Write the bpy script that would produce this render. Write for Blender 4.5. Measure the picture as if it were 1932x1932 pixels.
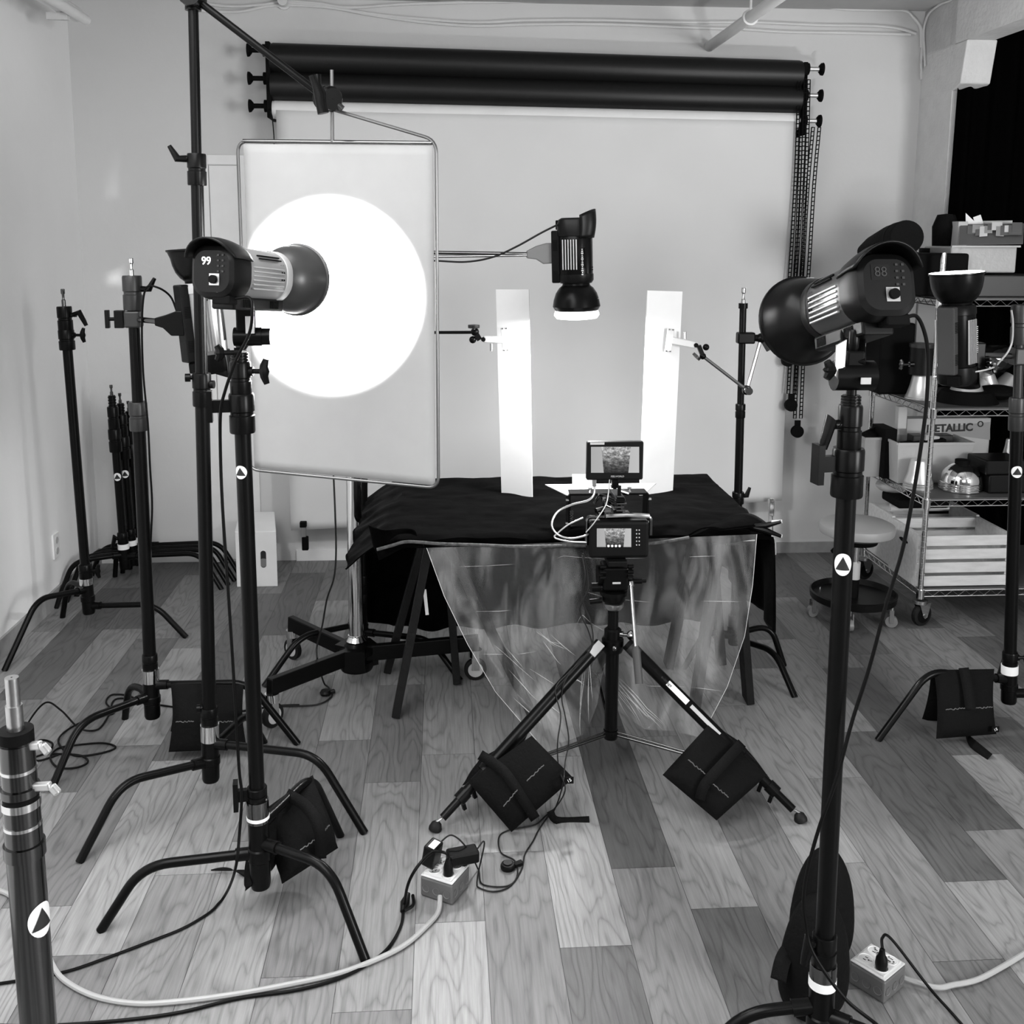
import bpy, bmesh, math, random
from mathutils import Vector, Matrix, Euler, noise
random.seed(7)
PI = math.pi
for o in list(bpy.data.objects): bpy.data.objects.remove(o)
SC = bpy.context.scene
COL = SC.collection

# ------------------------------------------------------------------ camera
FPX, PY, YAW, PITCH, ROLL, CAMH = 1933.0, 747.36, 0.06804, 0.15449, 0.00486, 1.75
def _axes():
    cy, sy, cp, sp = math.cos(YAW), math.sin(YAW), math.cos(PITCH), math.sin(PITCH)
    fw = Vector((sy*cp, cy*cp, -sp)); r = Vector((cy, -sy, 0)); u = r.cross(fw)
    cr, sr = math.cos(ROLL), math.sin(ROLL)
    return cr*r+sr*u, -sr*r+cr*u, fw
AR, AU, AF = _axes()
CP = Vector((0, 0, CAMH))
cam_d = bpy.data.cameras.new('camera'); cam = bpy.data.objects.new('camera', cam_d); COL.objects.link(cam)
cam.matrix_world = Matrix(((AR.x, AU.x, -AF.x, 0), (AR.y, AU.y, -AF.y, 0), (AR.z, AU.z, -AF.z, CAMH), (0, 0, 0, 1)))
cam_d.sensor_width = 36; cam_d.lens = FPX/1932*36; cam_d.shift_y = -(966-PY)/1932; cam_d.clip_start = .02
SC.camera = cam
# measured directions -> places in the room
def ray(x, y): return AR*((x-966)/FPX) + AU*(-(y-PY)/FPX) + AF
def F(x, y, z=0.0):
    d = ray(x, y); return CP + d*((z-CAMH)/d.z)
def D(x, y, Y):
    d = ray(x, y); return CP + d*(Y/d.y)

# ------------------------------------------------------------------ light and exposure
SC.view_settings.view_transform = 'Standard'; SC.view_settings.look = 'None'
SC.view_settings.gamma = 1; SC.view_settings.use_curve_mapping = False
SC.view_settings.exposure = 0.88
w = bpy.data.worlds.new('world'); SC.world = w; w.use_nodes = True
w.node_tree.nodes['Background'].inputs[0].default_value = (1, 1, 1, 1)
w.node_tree.nodes['Background'].inputs[1].default_value = 0.4
def area(name, loc, target, size, energy, sy=None):
    l = bpy.data.lights.new(name, 'AREA'); l.energy = energy; l.shape = 'RECTANGLE'; l.size = size; l.size_y = sy or size
    o = bpy.data.objects.new(name, l); COL.objects.link(o); o.location = loc
    o.rotation_euler = (Vector(target)-Vector(loc)).to_track_quat('-Z', 'Y').to_euler(); return o
area('overhead_fill_light', (-1.0, 1.1, 2.90), (-1.0, 1.1, 0), 1.5, 60, 3.0)  # added overhead fill light to even out the walls
area('side_fill_light', (3.6, -1.1, 1.6), (-1.85, 3.0, .9), 1.8, 120, 1.5)  # added fill floating inside the room, aimed at the left wall
area('rear_fill_light', (.9, -1.40, 1.7), (-.3, 5, 1.5), 2.0, 9, 1.5)  # added weak fill light behind the camera, no window known there

# ------------------------------------------------------------------ materials
MATS = {}
def mat(name, v=.5, rough=.5, metal=0.0, spec=.5, bump=0.0, bscale=60, var=0.0, vscale=8, emit=0.0, sheen=0.0, coat=0.0, stretch=None):
    if name in MATS: return MATS[name]
    m = bpy.data.materials.new(name); m.use_nodes = True; nt = m.node_tree; b = nt.nodes['Principled BSDF']
    b.inputs['Base Color'].default_value = (v, v, v, 1); b.inputs['Roughness'].default_value = rough
    b.inputs['Metallic'].default_value = metal; b.inputs['Specular IOR Level'].default_value = spec
    if sheen: b.inputs['Sheen Weight'].default_value = sheen
    if coat: b.inputs['Coat Weight'].default_value = coat
    if emit:
        b.inputs['Emission Color'].default_value = (1, 1, 1, 1); b.inputs['Emission Strength'].default_value = emit
    tc = nt.nodes.new('ShaderNodeTexCoord'); mp = nt.nodes.new('ShaderNodeMapping'); nt.links.new(tc.outputs['Object'], mp.inputs[0])
    if stretch: mp.inputs['Scale'].default_value = stretch
    n = nt.nodes.new('ShaderNodeTexNoise'); n.inputs['Scale'].default_value = vscale; n.inputs['Detail'].default_value = 6; nt.links.new(mp.outputs[0], n.inputs['Vector'])
    r = nt.nodes.new('ShaderNodeMapRange'); vv = max(var, .03)
    r.inputs['To Min'].default_value = v*(1-vv); r.inputs['To Max'].default_value = v*(1+vv)
    r.inputs['From Min'].default_value = .3; r.inputs['From Max'].default_value = .7
    nt.links.new(n.outputs['Fac'], r.inputs['Value']); nt.links.new(r.outputs[0], b.inputs['Base Color'])
    if bump:
        n2 = nt.nodes.new('ShaderNodeTexNoise'); n2.inputs['Scale'].default_value = bscale; n2.inputs['Detail'].default_value = 5; nt.links.new(mp.outputs[0], n2.inputs['Vector'])
        bp = nt.nodes.new('ShaderNodeBump'); bp.inputs['Strength'].default_value = bump; bp.inputs['Distance'].default_value = .01
        nt.links.new(n2.outputs['Fac'], bp.inputs['Height']); nt.links.new(bp.outputs[0], b.inputs['Normal'])
    MATS[name] = m; return m
M_black = mat('black_powder_coat', .003, .28, 0, .13)
M_blackp = mat('black_plastic', .0035, .38, 0, .18)
M_matte = mat('matte_black', .003, .7, 0, .08)
M_rubber = mat('black_rubber', .006, .6, 0, .25)
M_dgrey = mat('dark_grey_metal', .030, .38, .4, .5)
M_dchrome = mat('dark_chrome', .12, .13, 1.0)
M_frame = mat('dull_steel_frame', .16, .35, .9)
M_charcoal = mat('charcoal_plastic', .045, .45, 0, .3)
M_lampgrey = mat('lamp_grey_body', .15, .3, .8)
M_mgrey = mat('grey_metal', .12, .35, .6, .5)
M_chrome = mat('chrome', .78, .10, 1.0)
M_steel = mat('brushed_steel', .5, .28, 1.0, bump=.05, bscale=200)
M_dsteel = mat('smoked_steel', .15, .15, 1.0)
M_silver = mat('satin_silver', .62, .32, .75, .5)
M_lbody = mat('silver_lamp_body', .36, .38, .55, .5, var=.05)
M_white = mat('white_paint', .80, .5)
M_wsteel = mat('white_band', .85, .4)
M_refl = mat('reflector_inside', .82, .35, .2)
M_bag = mat('black_nylon_bag', .004, .75, 0, .08, bump=.25, bscale=90)
M_stitch = mat('grey_stitching', .10, .7)
M_strap = mat('black_webbing', .005, .7, 0, .08, bump=.3, bscale=300)
M_card = mat('white_foam_board', .86, .6)
M_cable = mat('black_cable', .003, .45, 0, .10)
M_cablew = mat('light_grey_cable', .36, .42, 0, .5)
M_cabled = mat('dark_grey_cable', .012, .45, 0, .2)
M_wood = mat('pale_pine', .56, .6, var=.12, vscale=9, bump=.1, bscale=60, stretch=(1, 6, 6))
M_woodd = mat('dark_painted_wood', .008, .5, 0, .2, var=.25, bump=.2)
M_curt = mat('black_velvet_curtain', .0015, .95, 0, .0)
M_velvet = mat('black_velvet_cloth', .0014, .95, 0, .0, var=.5, vscale=14, bump=.5, bscale=14, sheen=.02)
M_wall_lit = mat('plaster_with_painted_light', .88, .65, 0, .3, bump=.12, bscale=26, var=.03, vscale=1.6)  # same white plaster, lightened to paint brighter light into the left wall
M_wall = mat('white_painted_plaster', .62, .65, 0, .3, bump=.12, bscale=26, var=.03, vscale=1.6)
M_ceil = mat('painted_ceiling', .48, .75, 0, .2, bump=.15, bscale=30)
M_pipe = mat('painted_pipe', .66, .5, bump=.1)
M_conc = mat('painted_concrete', .66, .7, bump=.5, bscale=45, var=.05, vscale=12)
M_base = mat('grey_baseboard', .30, .5, var=.1, vscale=20)
M_paper = mat('white_backdrop_paper', .66, .7, 0, .25, var=.015, vscale=2)
M_rollk = mat('black_paper_roll', .0060, .42, 0, .32)
M_rollw = mat('white_paper_roll', .74, .55)
M_red = mat('grey_plastic', .18, .4)
M_lplastic = mat('light_grey_plastic', .45, .4)
M_box = mat('steel_box', .14, .4, .3)
M_boxtop = mat('galvanised_cover', .72, .35, .3)
M_seat = mat('grey_vinyl', .30, .45)
M_glow = mat('lamp_glow', .9, .5, emit=2.2)
M_glow2 = mat('lamp_interior_glow', .9, .5, emit=4.0)
M_digit = mat('lit_digit', .9, .5, emit=1.2)
M_digoff = mat('unlit_digit', .035, .5, 0, .2)
M_print = mat('black_ink', .01, .6)
M_cardboard = mat('grey_printed_card', .42, .6, var=.1)

def floor_mat():
    m = bpy.data.materials.new('wood_plank_floor'); m.use_nodes = True; nt = m.node_tree; N = nt.nodes; L = nt.links; b = N['Principled BSDF']
    def nd(t, **k):
        x = N.new(t)
        for a, v in k.items(): setattr(x, a, v)
        return x
    def mth(op, a, c=None, d=None):
        x = nd('ShaderNodeMath', operation=op)
        for i, q in enumerate((a, c, d)):
            if q is None: continue
            if isinstance(q, (int, float)): x.inputs[i].default_value = q
            else: L.new(q, x.inputs[i])
        return x.outputs[0]
    at = nd('ShaderNodeAttribute', attribute_name='tone'); sd = nd('ShaderNodeAttribute', attribute_name='seed')
    tc = nd('ShaderNodeTexCoord'); sx = nd('ShaderNodeSeparateXYZ'); L.new(tc.outputs['Object'], sx.inputs[0])
    sv = mth('MULTIPLY', sd.outputs['Fac'], 57.0)
    def vec(ax, ay):
        c = nd('ShaderNodeCombineXYZ'); L.new(mth('ADD', mth('MULTIPLY', sx.outputs[0], ax), sv), c.inputs[0]); L.new(mth('MULTIPLY', sx.outputs[1], ay), c.inputs[1]); L.new(sv, c.inputs[2]); return c.outputs[0]
    def ns(v, sc, det, rgh=.5):
        n = nd('ShaderNodeTexNoise'); n.inputs['Scale'].default_value = sc; n.inputs['Detail'].default_value = det; n.inputs['Roughness'].default_value = rgh; L.new(v, n.inputs['Vector']); return n.outputs['Fac']
    rings = mth('FRACT', mth('MULTIPLY', ns(vec(6.0, 1.1), 1.0, 3.0, .45), 19.0))
    ringl = mth('POWER', mth('ABSOLUTE', mth('SUBTRACT', mth('MULTIPLY', rings, 2.0), 1.0)), 3.0)
    streak = ns(vec(150, 5), 1.0, 5.0, .7); blot = ns(vec(4, 1.2), 1.0, 4.0)
    fac = mth('ADD', 1.0, mth('ADD', mth('MULTIPLY', mth('SUBTRACT', .30, ringl), .34), mth('ADD', mth('MULTIPLY', mth('SUBTRACT', streak, .5), 1.15), mth('MULTIPLY', mth('SUBTRACT', blot, .5), .35))))
    col = mth('MULTIPLY', mth('MULTIPLY', at.outputs['Fac'], .66), fac)
    edge = nd('ShaderNodeAttribute', attribute_name='seam')
    L.new(mth('MAXIMUM', col, .01), b.inputs['Base Color'])
    b.inputs['Specular IOR Level'].default_value = .42
    L.new(mth('ADD', .40, mth('MULTIPLY', streak, .22)), b.inputs['Roughness'])
    bp = nd('ShaderNodeBump'); bp.inputs['Strength'].default_value = .25; bp.inputs['Distance'].default_value = .002
    L.new(mth('ADD', ringl, streak), bp.inputs['Height']); L.new(bp.outputs[0], b.inputs['Normal'])
    return m
def sheet_mat(name, base_alpha, streaks, v=.8):
    m = bpy.data.materials.new(name); m.use_nodes = True; nt = m.node_tree; N = nt.nodes; L = nt.links; b = N['Principled BSDF']; out = N['Material Output']
    b.inputs['Base Color'].default_value = (v, v, v, 1); b.inputs['Roughness'].default_value = .28; b.inputs['Specular IOR Level'].default_value = .6
    tr = N.new('ShaderNodeBsdfTransparent'); mx = N.new('ShaderNodeMixShader')
    tc = N.new('ShaderNodeTexCoord'); mp = N.new('ShaderNodeMapping'); mp.inputs['Scale'].default_value = (7, 3, 2.0); L.new(tc.outputs['Object'], mp.inputs[0])
    n = N.new('ShaderNodeTexNoise'); n.inputs['Scale'].default_value = 1.6; n.inputs['Detail'].default_value = 5; n.inputs['Distortion'].default_value = 1.2; L.new(mp.outputs[0], n.inputs['Vector'])
    r = N.new('ShaderNodeMapRange'); r.inputs['From Min'].default_value = .42; r.inputs['From Max'].default_value = .8; r.inputs['To Min'].default_value = base_alpha; r.inputs['To Max'].default_value = streaks
    L.new(n.outputs['Fac'], r.inputs['Value']); L.new(r.outputs[0], mx.inputs[0]); L.new(tr.outputs[0], mx.inputs[1]); L.new(b.outputs[0], mx.inputs[2]); L.new(mx.outputs[0], out.inputs[0])
    return m
def screen_mat():
    m = bpy.data.materials.new('lit_screen_picture'); m.use_nodes = True; nt = m.node_tree; N = nt.nodes; L = nt.links; b = N['Principled BSDF']
    uv = N.new('ShaderNodeUVMap'); s = N.new('ShaderNodeSeparateXYZ'); L.new(uv.outputs[0], s.inputs[0])
    def mth(op, a, c=None):
        x = N.new('ShaderNodeMath'); x.operation = op
        for i, q in enumerate((a, c)):
            if q is None: continue
            if isinstance(q, (int, float)): x.inputs[i].default_value = q
            else: L.new(q, x.inputs[i])
        return x.outputs[0]
    u, v = s.outputs[0], s.outputs[1]
    half = mth('ADD', .255, mth('MULTIPLY', v, .05))
    ins = mth('LESS_THAN', mth('ABSOLUTE', mth('SUBTRACT', u, .52)), half)
    n = N.new('ShaderNodeTexNoise'); n.inputs['Scale'].default_value = 9; n.inputs['Detail'].default_value = 8; n.inputs['Roughness'].default_value = .75; L.new(uv.outputs[0], n.inputs['Vector'])
    g = mth('MULTIPLY', mth('POWER', n.outputs['Fac'], 4.5), mth('ADD', .25, mth('MULTIPLY', mth('POWER', v, 1.5), 5.0)))
    bg = mth('ADD', .22, mth('MULTIPLY', u, .06))
    c = mth('ADD', mth('MULTIPLY', ins, g), mth('MULTIPLY', mth('SUBTRACT', 1.0, ins), bg))
    b.inputs['Base Color'].default_value = (0, 0, 0, 1); b.inputs['Roughness'].default_value = .25
    L.new(c, b.inputs['Emission Color']); b.inputs['Emission Strength'].default_value = 1.0
    return m

# ------------------------------------------------------------------ mesh helpers
def frame(axis, hint=(0, 0, 1)):
    z = Vector(axis).normalized(); h = Vector(hint); x = h - z*h.dot(z)
    if x.length < 1e-4: h = Vector((1, 0, 0)) if abs(z.x) < .9 else Vector((0, 1, 0)); x = h - z*h.dot(z)
    x.normalize(); return x, z.cross(x), z
class MB:
    def __init__(s): s.v = []; s.f = []; s.sm = []; s.uv = {}
    def add(s, vs, fs, smooth=True):
        k = len(s.v); s.v += [Vector(p) for p in vs]
        for f in fs: s.f.append([i+k for i in f]); s.sm.append(smooth)
        return s
    def box(s, c, size, R=None):
        c = Vector(c); h = [q/2 for q in size]; P = []
        for x in (-1, 1):
            for y in (-1, 1):
                for z in (-1, 1):
                    p = Vector((x*h[0], y*h[1], z*h[2])); P.append(c + (R @ p if R else p))
        return s.add(P, [(0, 1, 3, 2), (4, 6, 7, 5), (0, 4, 5, 1), (2, 3, 7, 6), (0, 2, 6, 4), (1, 5, 7, 3)], False)
    def boxf(s, c, size, fr):
        return s.box(c, size, Matrix((fr[0], fr[1], fr[2])).transposed())
    def bar(s, p0, p1, w, h, hint=(0, 0, 1)):
        p0, p1 = Vector(p0), Vector(p1); x, y, z = frame(p1-p0, hint)
        return s.boxf((p0+p1)/2, (h, w, (p1-p0).length), (x, y, z))
    def lathe(s, prof, o, axis=(0, 0, 1), n=24, hint=(1, 0, 0), smooth=True):
        x, y, z = frame(axis, hint); o = Vector(o); P = []; Fc = []
        for r, t in prof:
            for i in range(n):
                a = 2*PI*i/n; P.append(o + z*t + (x*math.cos(a)+y*math.sin(a))*max(r, 1e-5))
        for j in range(len(prof)-1):
            for i in range(n): Fc.append((j*n+i, j*n+(i+1) % n, (j+1)*n+(i+1) % n, (j+1)*n+i))
        s.add(P, Fc, smooth)
        return s
    def cyl(s, p0, p1, r0, r1=None, n=16):
        p0, p1 = Vector(p0), Vector(p1); r1 = r0 if r1 is None else r1; L = (p1-p0).length
        if L < 1e-6: return s
        ax = p1-p0; s.lathe([(r0, 0), (r1, L)], p0, ax, n)
        x, y, z = frame(ax, (1, 0, 0))
        for p, r in ((p0, r0), (p1, r1)):
            s.add([p + (x*math.cos(2*PI*i/n)+y*math.sin(2*PI*i/n))*r for i in range(n)], [tuple(range(n))], False)
        return s
    def tube(s, pts, r, n=10, cap=True):
        pts = [Vector(p) for p in pts]; m = len(pts); rr = r if isinstance(r, (list, tuple)) else [r]*m; P = []; Fc = []
        t0 = (pts[1]-pts[0]).normalized(); x, y, _ = frame(t0, (0, 0, 1))
        for j in range(m):
            t = (pts[min(j+1, m-1)]-pts[max(j-1, 0)]).normalized()
            x = x - t*x.dot(t)
            if x.length < 1e-5: x = frame(t)[0]
            x.normalize(); y = t.cross(x)
            for i in range(n):
                a = 2*PI*i/n; P.append(pts[j] + (x*math.cos(a)+y*math.sin(a))*rr[j])
        for j in range(m-1):
            for i in range(n): Fc.append((j*n+i, j*n+(i+1) % n, (j+1)*n+(i+1) % n, (j+1)*n+i))
        s.add(P, Fc, True)
        if cap: s.add(P[:n], [tuple(range(n))], False); s.add(P[-n:], [tuple(range(n))], False)
        return s
    def ball(s, c, r, n=14, sc=(1, 1, 1)):
        c = Vector(c); P = []; Fc = []; m = n//2
        for j in range(m+1):
            a = PI*j/m
            for i in range(n):
                b = 2*PI*i/n; P.append(c + Vector((math.sin(a)*math.cos(b)*sc[0], math.sin(a)*math.sin(b)*sc[1], math.cos(a)*sc[2]))*r)
        for j in range(m):
            for i in range(n): Fc.append((j*n+i, (j+1)*n+i, (j+1)*n+(i+1) % n, j*n+(i+1) % n))
        return s.add(P, Fc, True)
    def prism(s, poly, o, ex, ey, ez, d, smooth=False):
        o, ex, ey, ez = Vector(o), Vector(ex), Vector(ey), Vector(ez); n = len(poly)
        A = [o + ex*a + ey*b - ez*(d/2) for a, b in poly]; B = [p + ez*d for p in A]
        return s.add(A+B, [tuple(range(n)), tuple(range(n, 2*n))] + [(i, (i+1) % n, n+(i+1) % n, n+i) for i in range(n)], smooth)
    def grid(s, fn, nu, nv, smooth=True):
        P = [fn(i/nu, j/nv) for j in range(nv+1) for i in range(nu+1)]; W = nu+1
        return s.add(P, [(j*W+i, j*W+i+1, (j+1)*W+i+1, (j+1)*W+i) for j in range(nv) for i in range(nu)], smooth)
    def pouch(s, c, T, nu=14, nv=12, sag=.0, nrm=None, sq=.0):
        # closed pillow between four corners (c00, c10, c11, c01)
        c = [Vector(p) for p in c]; n = nrm or (c[1]-c[0]).cross(c[3]-c[0]).normalized()
        def pt(u, v, sd):
            p = (c[0]*(1-u)+c[1]*u)*(1-v) + (c[3]*(1-u)+c[2]*u)*v
            prof = (1-abs(2*u-1)**4)**.5*(math.sin(PI*min(1, v*.93+.05)))**.6 if 0 < v < 1 else 0
            prof *= .45+.75*v
            w = noise.noise(p*9)*.15
            cen = ((c[0]+c[1])/2)*(1-v)+((c[3]+c[2])/2)*v
            p = p.lerp(cen, sq*math.sin(PI*v)*.5)
            return p + n*sd*T*prof*(1+w) + Vector((0, 0, -sag*v*(1-abs(2*u-1)**2)))
        W = nu+1
        A = [pt(i/nu, j/nv, 1) for j in range(nv+1) for i in range(W)]; B = [pt(i/nu, j/nv, -1) for j in range(nv+1) for i in range(W)]
        k = len(A); fs = [(j*W+i, j*W+i+1, (j+1)*W+i+1, (j+1)*W+i) for j in range(nv) for i in range(nu)]
        return s.add(A+B, fs + [tuple(k+q for q in reversed(f)) for f in fs], True)
    def build(s, name, m, parent=None, base=None, bevel=0, solid=0, sub=0, merge=True, recalc=True):
        off = Vector((0, 0, 0))
        root = parent
        while root is not None and root.parent is not None: root = root.parent
        if root is not None: off = Vector(root.location)
        elif base is not None: off = Vector(base)
        elif s.v:
            xs = [p.x for p in s.v]; ys = [p.y for p in s.v]; zs = [p.z for p in s.v]
            off = Vector(((min(xs)+max(xs))/2, (min(ys)+max(ys))/2, min(zs)))
        me = bpy.data.meshes.new(name); bm = bmesh.new()
        vs = [bm.verts.new(p-off) for p in s.v]
        for f, sm in zip(s.f, s.sm):
            try:
                q = bm.faces.new([vs[i] for i in f]); q.smooth = sm
            except ValueError: pass
        if recalc: bmesh.ops.recalc_face_normals(bm, faces=bm.faces[:])
        for e in bm.edges:
            if len(e.link_faces) == 2 and e.calc_face_angle(0) > .62: e.smooth = False
        bm.to_mesh(me); bm.free()
        for q in (m if isinstance(m, list) else [m]): me.materials.append(q)
        o = bpy.data.objects.new(name, me); COL.objects.link(o)
        if parent is not None: o.parent = parent
        else: o.location = off
        if solid:
            x = o.modifiers.new('thickness', 'SOLIDIFY'); x.thickness = solid; x.offset = 0
        if bevel:
            x = o.modifiers.new('edges', 'BEVEL'); x.width = bevel; x.segments = 2; x.limit_method = 'ANGLE'; x.angle_limit = .7
        if sub:
            x = o.modifiers.new('smooth', 'SUBSURF'); x.levels = sub; x.render_levels = sub
        return o
def tag(o, label, cat, group=None, kind=None):
    if label: o['label'] = label
    if cat: o['category'] = cat
    if group: o['group'] = group
    if kind: o['kind'] = kind
    return o
def thing(name, label, cat, loc, group=None):
    o = bpy.data.objects.new(name, None); o.empty_display_size = .05; COL.objects.link(o); o.location = Vector(loc); return tag(o, label, cat, group)
def struct(name, b, m, **k):
    o = b.build(name, m, **k); o['kind'] = 'structure'; return o
def smooth_path(pts, n=8, closed=False):
    pts = [Vector(p) for p in pts]; out = []; m = len(pts)
    for i in range(m-1):
        p0 = pts[max(i-1, 0)]; p1 = pts[i]; p2 = pts[i+1]; p3 = pts[min(i+2, m-1)]
        for k in range(n):
            t = k/n; out.append(.5*((2*p1) + (p2-p0)*t + (2*p0-5*p1+4*p2-p3)*t*t + (3*p1-p0-3*p2+p3)*t**3))
    out.append(pts[-1]); return out
def round_path(pts, r, n=6):
    pts = [Vector(p) for p in pts]; out = [pts[0]]
    for i in range(1, len(pts)-1):
        a, b, c = pts[i-1], pts[i], pts[i+1]; d1 = (a-b); d2 = (c-b); q = min(r, d1.length*.45, d2.length*.45)
        A = b + d1.normalized()*q; C = b + d2.normalized()*q
        for k in range(n+1):
            t = k/n; out.append(A*(1-t)**2 + b*2*t*(1-t) + C*t*t)
    out.append(pts[-1]); return out
def text(name, body, size, o, ex, ey, m, parent, depth=.0006, align='CENTER', bold=0):
    cu = bpy.data.curves.new('lettering', 'FONT'); cu.body = body; cu.size = size; cu.extrude = depth; cu.align_x = align; cu.align_y = 'CENTER'; cu.offset = bold
    t = bpy.data.objects.new('lettering', cu); me = bpy.data.meshes.new_from_object(t)
    ex, ey = Vector(ex).normalized(), Vector(ey).normalized(); ez = ex.cross(ey)
    root = parent
    while root is not None and root.parent is not None: root = root.parent
    off = Vector(root.location) if root is not None else Vector((0, 0, 0))
    M4 = Matrix(((ex.x, ey.x, ez.x, 0), (ex.y, ey.y, ez.y, 0), (ex.z, ey.z, ez.z, 0), (0, 0, 0, 1))); M4.translation = Vector(o)-off
    me.transform(M4); me.materials.clear(); me.materials.append(m); me.name = name
    ob = bpy.data.objects.new(name, me); COL.objects.link(ob); ob.parent = parent
    bpy.data.objects.remove(t); bpy.data.curves.remove(cu); return ob
# ------------------------------------------------------------------ the room
WB, WL, WR, CZ = 5.45, -1.85, 2.53, 2.925
M_floor = floor_mat()
PW, P0 = .181, .1017
JO = [(845,1740,.30,.42),(1026,1605.5,.33,.24),(772,1904.7,.30,.24),(1125,1786,.42,.17),(1215,1637,.13,.27),(1365,1713,.33,.14),(1620,1627.6,.32,.27),(1840,1661.9,.14,.36),(1830,1812,.26,.19),
 (1832,1201.3,.24,.13),(1640,1234.6,.13,.27),(1585,1260.5,.25,.13),(1725,1258,.22,.28),(1605,1381,.30,.17),(1540,1469,.33,.15),(1808,1424.7,.17,.33),(1906,1353.5,.19,.14),
 (583,1081,.24,.15),(715,1095,.24,.16),(515,1120,.24,.15),(621,1133,.20,.26),(540,1198,.15,.30),(563,1275.5,.30,.22),(731,1293,.30,.21),(648,1397,.33,.21),(847,1423,.32,.2),(715,1218,.16,.26),
 (216,1110,.18,.12),(362,1085,.14,.22),(216,1187,.13,.24),(292,1205,.24,.15),(350,1223,.2,.29),(254,1406.7,.32,.2),(101,1710,.2,.36),(155,1802,.36,.2),(350,1650,.34,.28),
 (1474,1127,.15,.26),(1484,1206,.16,.25),(1432,1261,.15,.28)]
rows = {}
for px, py, ta, tb in JO:
    p = F(px, py); k = math.floor((p.x-P0)/PW); rows.setdefault(k, []).append((p.y, ta, tb))
b = MB(); tones = []; rnd = random.Random(5)
k0, k1 = math.floor((WL-P0)/PW), math.floor((4.3-P0)/PW)+1
for k in range(k0, k1):
    js = sorted(rows.get(k, []), key=lambda q: -q[0]); xa, xb = max(P0+k*PW, WL), min(P0+(k+1)*PW, 4.3)
    cuts = [(WB, None, None)] + js
    ys = []; t = None
    seq = []  # (y_far, y_near, tone)
    last = WB; tone = js[0][1] if js else rnd.uniform(.13, .34)
    for (y, ta, tb) in js:
        far, span = last, last-y
        if span > 1.5:
            mid = y + .92 + rnd.uniform(-.1, .2); seq.append((far, mid, tone)); seq.append((mid, y, ta))
        else: seq.append((far, y, ta if span < 1.5 else tone))
        last = y; tone = tb
    while last > -1.4:
        nx = last - rnd.uniform(1.1, 1.3) if (js or last < WB) else last - rnd.uniform(.3, 1.2)
        nx = max(nx, -1.4); seq.append((last, nx, tone)); last = nx
        tone = rnd.choice((.15, .2, .26, .3, .34)) 
    for (a, c, tn) in seq:
        g = .0006; n = max(1, int(1))
        b.add([(xa+g, c+g, 0), (xb-g, c+g, 0), (xb-g, a-g, 0), (xa+g, a-g, 0)], [(0, 1, 2, 3)], False); tones.append((tn, rnd.random()))
nplank = len(b.f)
b.add([(WL-.1, -1.5, -.002), (4.4, -1.5, -.002), (4.4, WB+.1, -.002), (WL-.1, WB+.1, -.002)], [(0, 1, 2, 3)], False); tones.append((.02, 0))
fl = struct('floor', b, M_floor, base=(0, 0, 0), recalc=False)
for nm, ix in (('tone', 0), ('seed', 1)):
    a = fl.data.attributes.new(nm, 'FLOAT', 'FACE')
    for i, tn in enumerate(tones): a.data[i].value = tn[ix]

def slab(name, lo, hi, m):
    lo, hi = Vector(lo), Vector(hi); return struct(name, MB().box((lo+hi)/2, hi-lo), m)
slab('wall_back', (WL-.1, WB, -.05), (WR+.25, WB+.1, CZ+.05), M_wall)
slab('wall_left', (WL-.1, -1.5, -.05), (WL, WB, CZ+.05), M_wall_lit)
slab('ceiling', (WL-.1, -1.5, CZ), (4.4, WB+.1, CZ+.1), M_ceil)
slab('wall_right', (4.3, -1.5, -.05), (4.4, WB+.1, CZ+.05), M_wall)
slab('wall_alcove', (WR+.25, WB-.02, -.05), (4.3, WB+.08, CZ+.05), M_wall)
slab('trim_1', (WR, 5.10, 0), (WR+.25, WB, CZ), M_conc)                     # corner column
slab('trim_2', (WR, -1.4, 2.70), (WR+.14, 5.45, CZ), M_conc)                # beam under the ceiling
hp = [(5.45, 2.70), (4.98, 2.70), (5.02, 2.50), (5.10, 2.475), (5.45, 2.475)]
struct('trim_3', MB().prism(hp, (WR+.075, 0, 0), (0, 1, 0), (0, 0, 1), (1, 0, 0), .152), M_conc, bevel=.006)
slab('baseboard_left', (WL, -1.4, 0), (WL+.012, WB, .085), M_base)
bb = MB().box(((1.16+WR)/2, WB-.006, .03), (WR-1.16, .012, .06)); struct('baseboard_right', bb, M_base)
bb = MB().box(((-.80+1.14)/2, WB-.006, .03), (1.94, .012, .06)); struct('baseboard_back', bb, M_white)

# unseen wall added behind the camera, dark with an opening, for contrasty reflections
M_rear = mat('dark_reflection_wall', .10, .8)
rw = MB()
for (x0, x1, z0_, z1_) in ((WL-.1, -.15, -.05, CZ), (1.95, 4.4, -.05, CZ), (-.15, 1.95, -.05, .9), (-.15, 1.95, 2.5, CZ)): rw.box(((x0+x1)/2, -1.55, (z0_+z1_)/2), (x1-x0, .1, z1_-z0_))
struct('wall_rear_added', rw, M_rear)
# narrow painted door behind the stands
dL = D(386, 600, WB).x; dR = D(480, 600, WB).x; dz = D(390, 292, WB).z
fr = MB()
for a, c in (((dL, WB-.014, 0), (dL+.05, WB+.0, dz)), ((dR-.05, WB-.014, 0), (dR, WB, dz)), ((dL+.05, WB-.014, dz-.05), (dR-.05, WB, dz))):
    a, c = Vector(a), Vector(c); fr.box((a+c)/2, c-a)
door = struct('door_1', MB().box(((dL+dR)/2, WB-.004, dz/2-.02), (dR-dL-.11, .008, dz-.07)), M_white)
fr.build('door_frame', M_white, door, bevel=.003)

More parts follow.
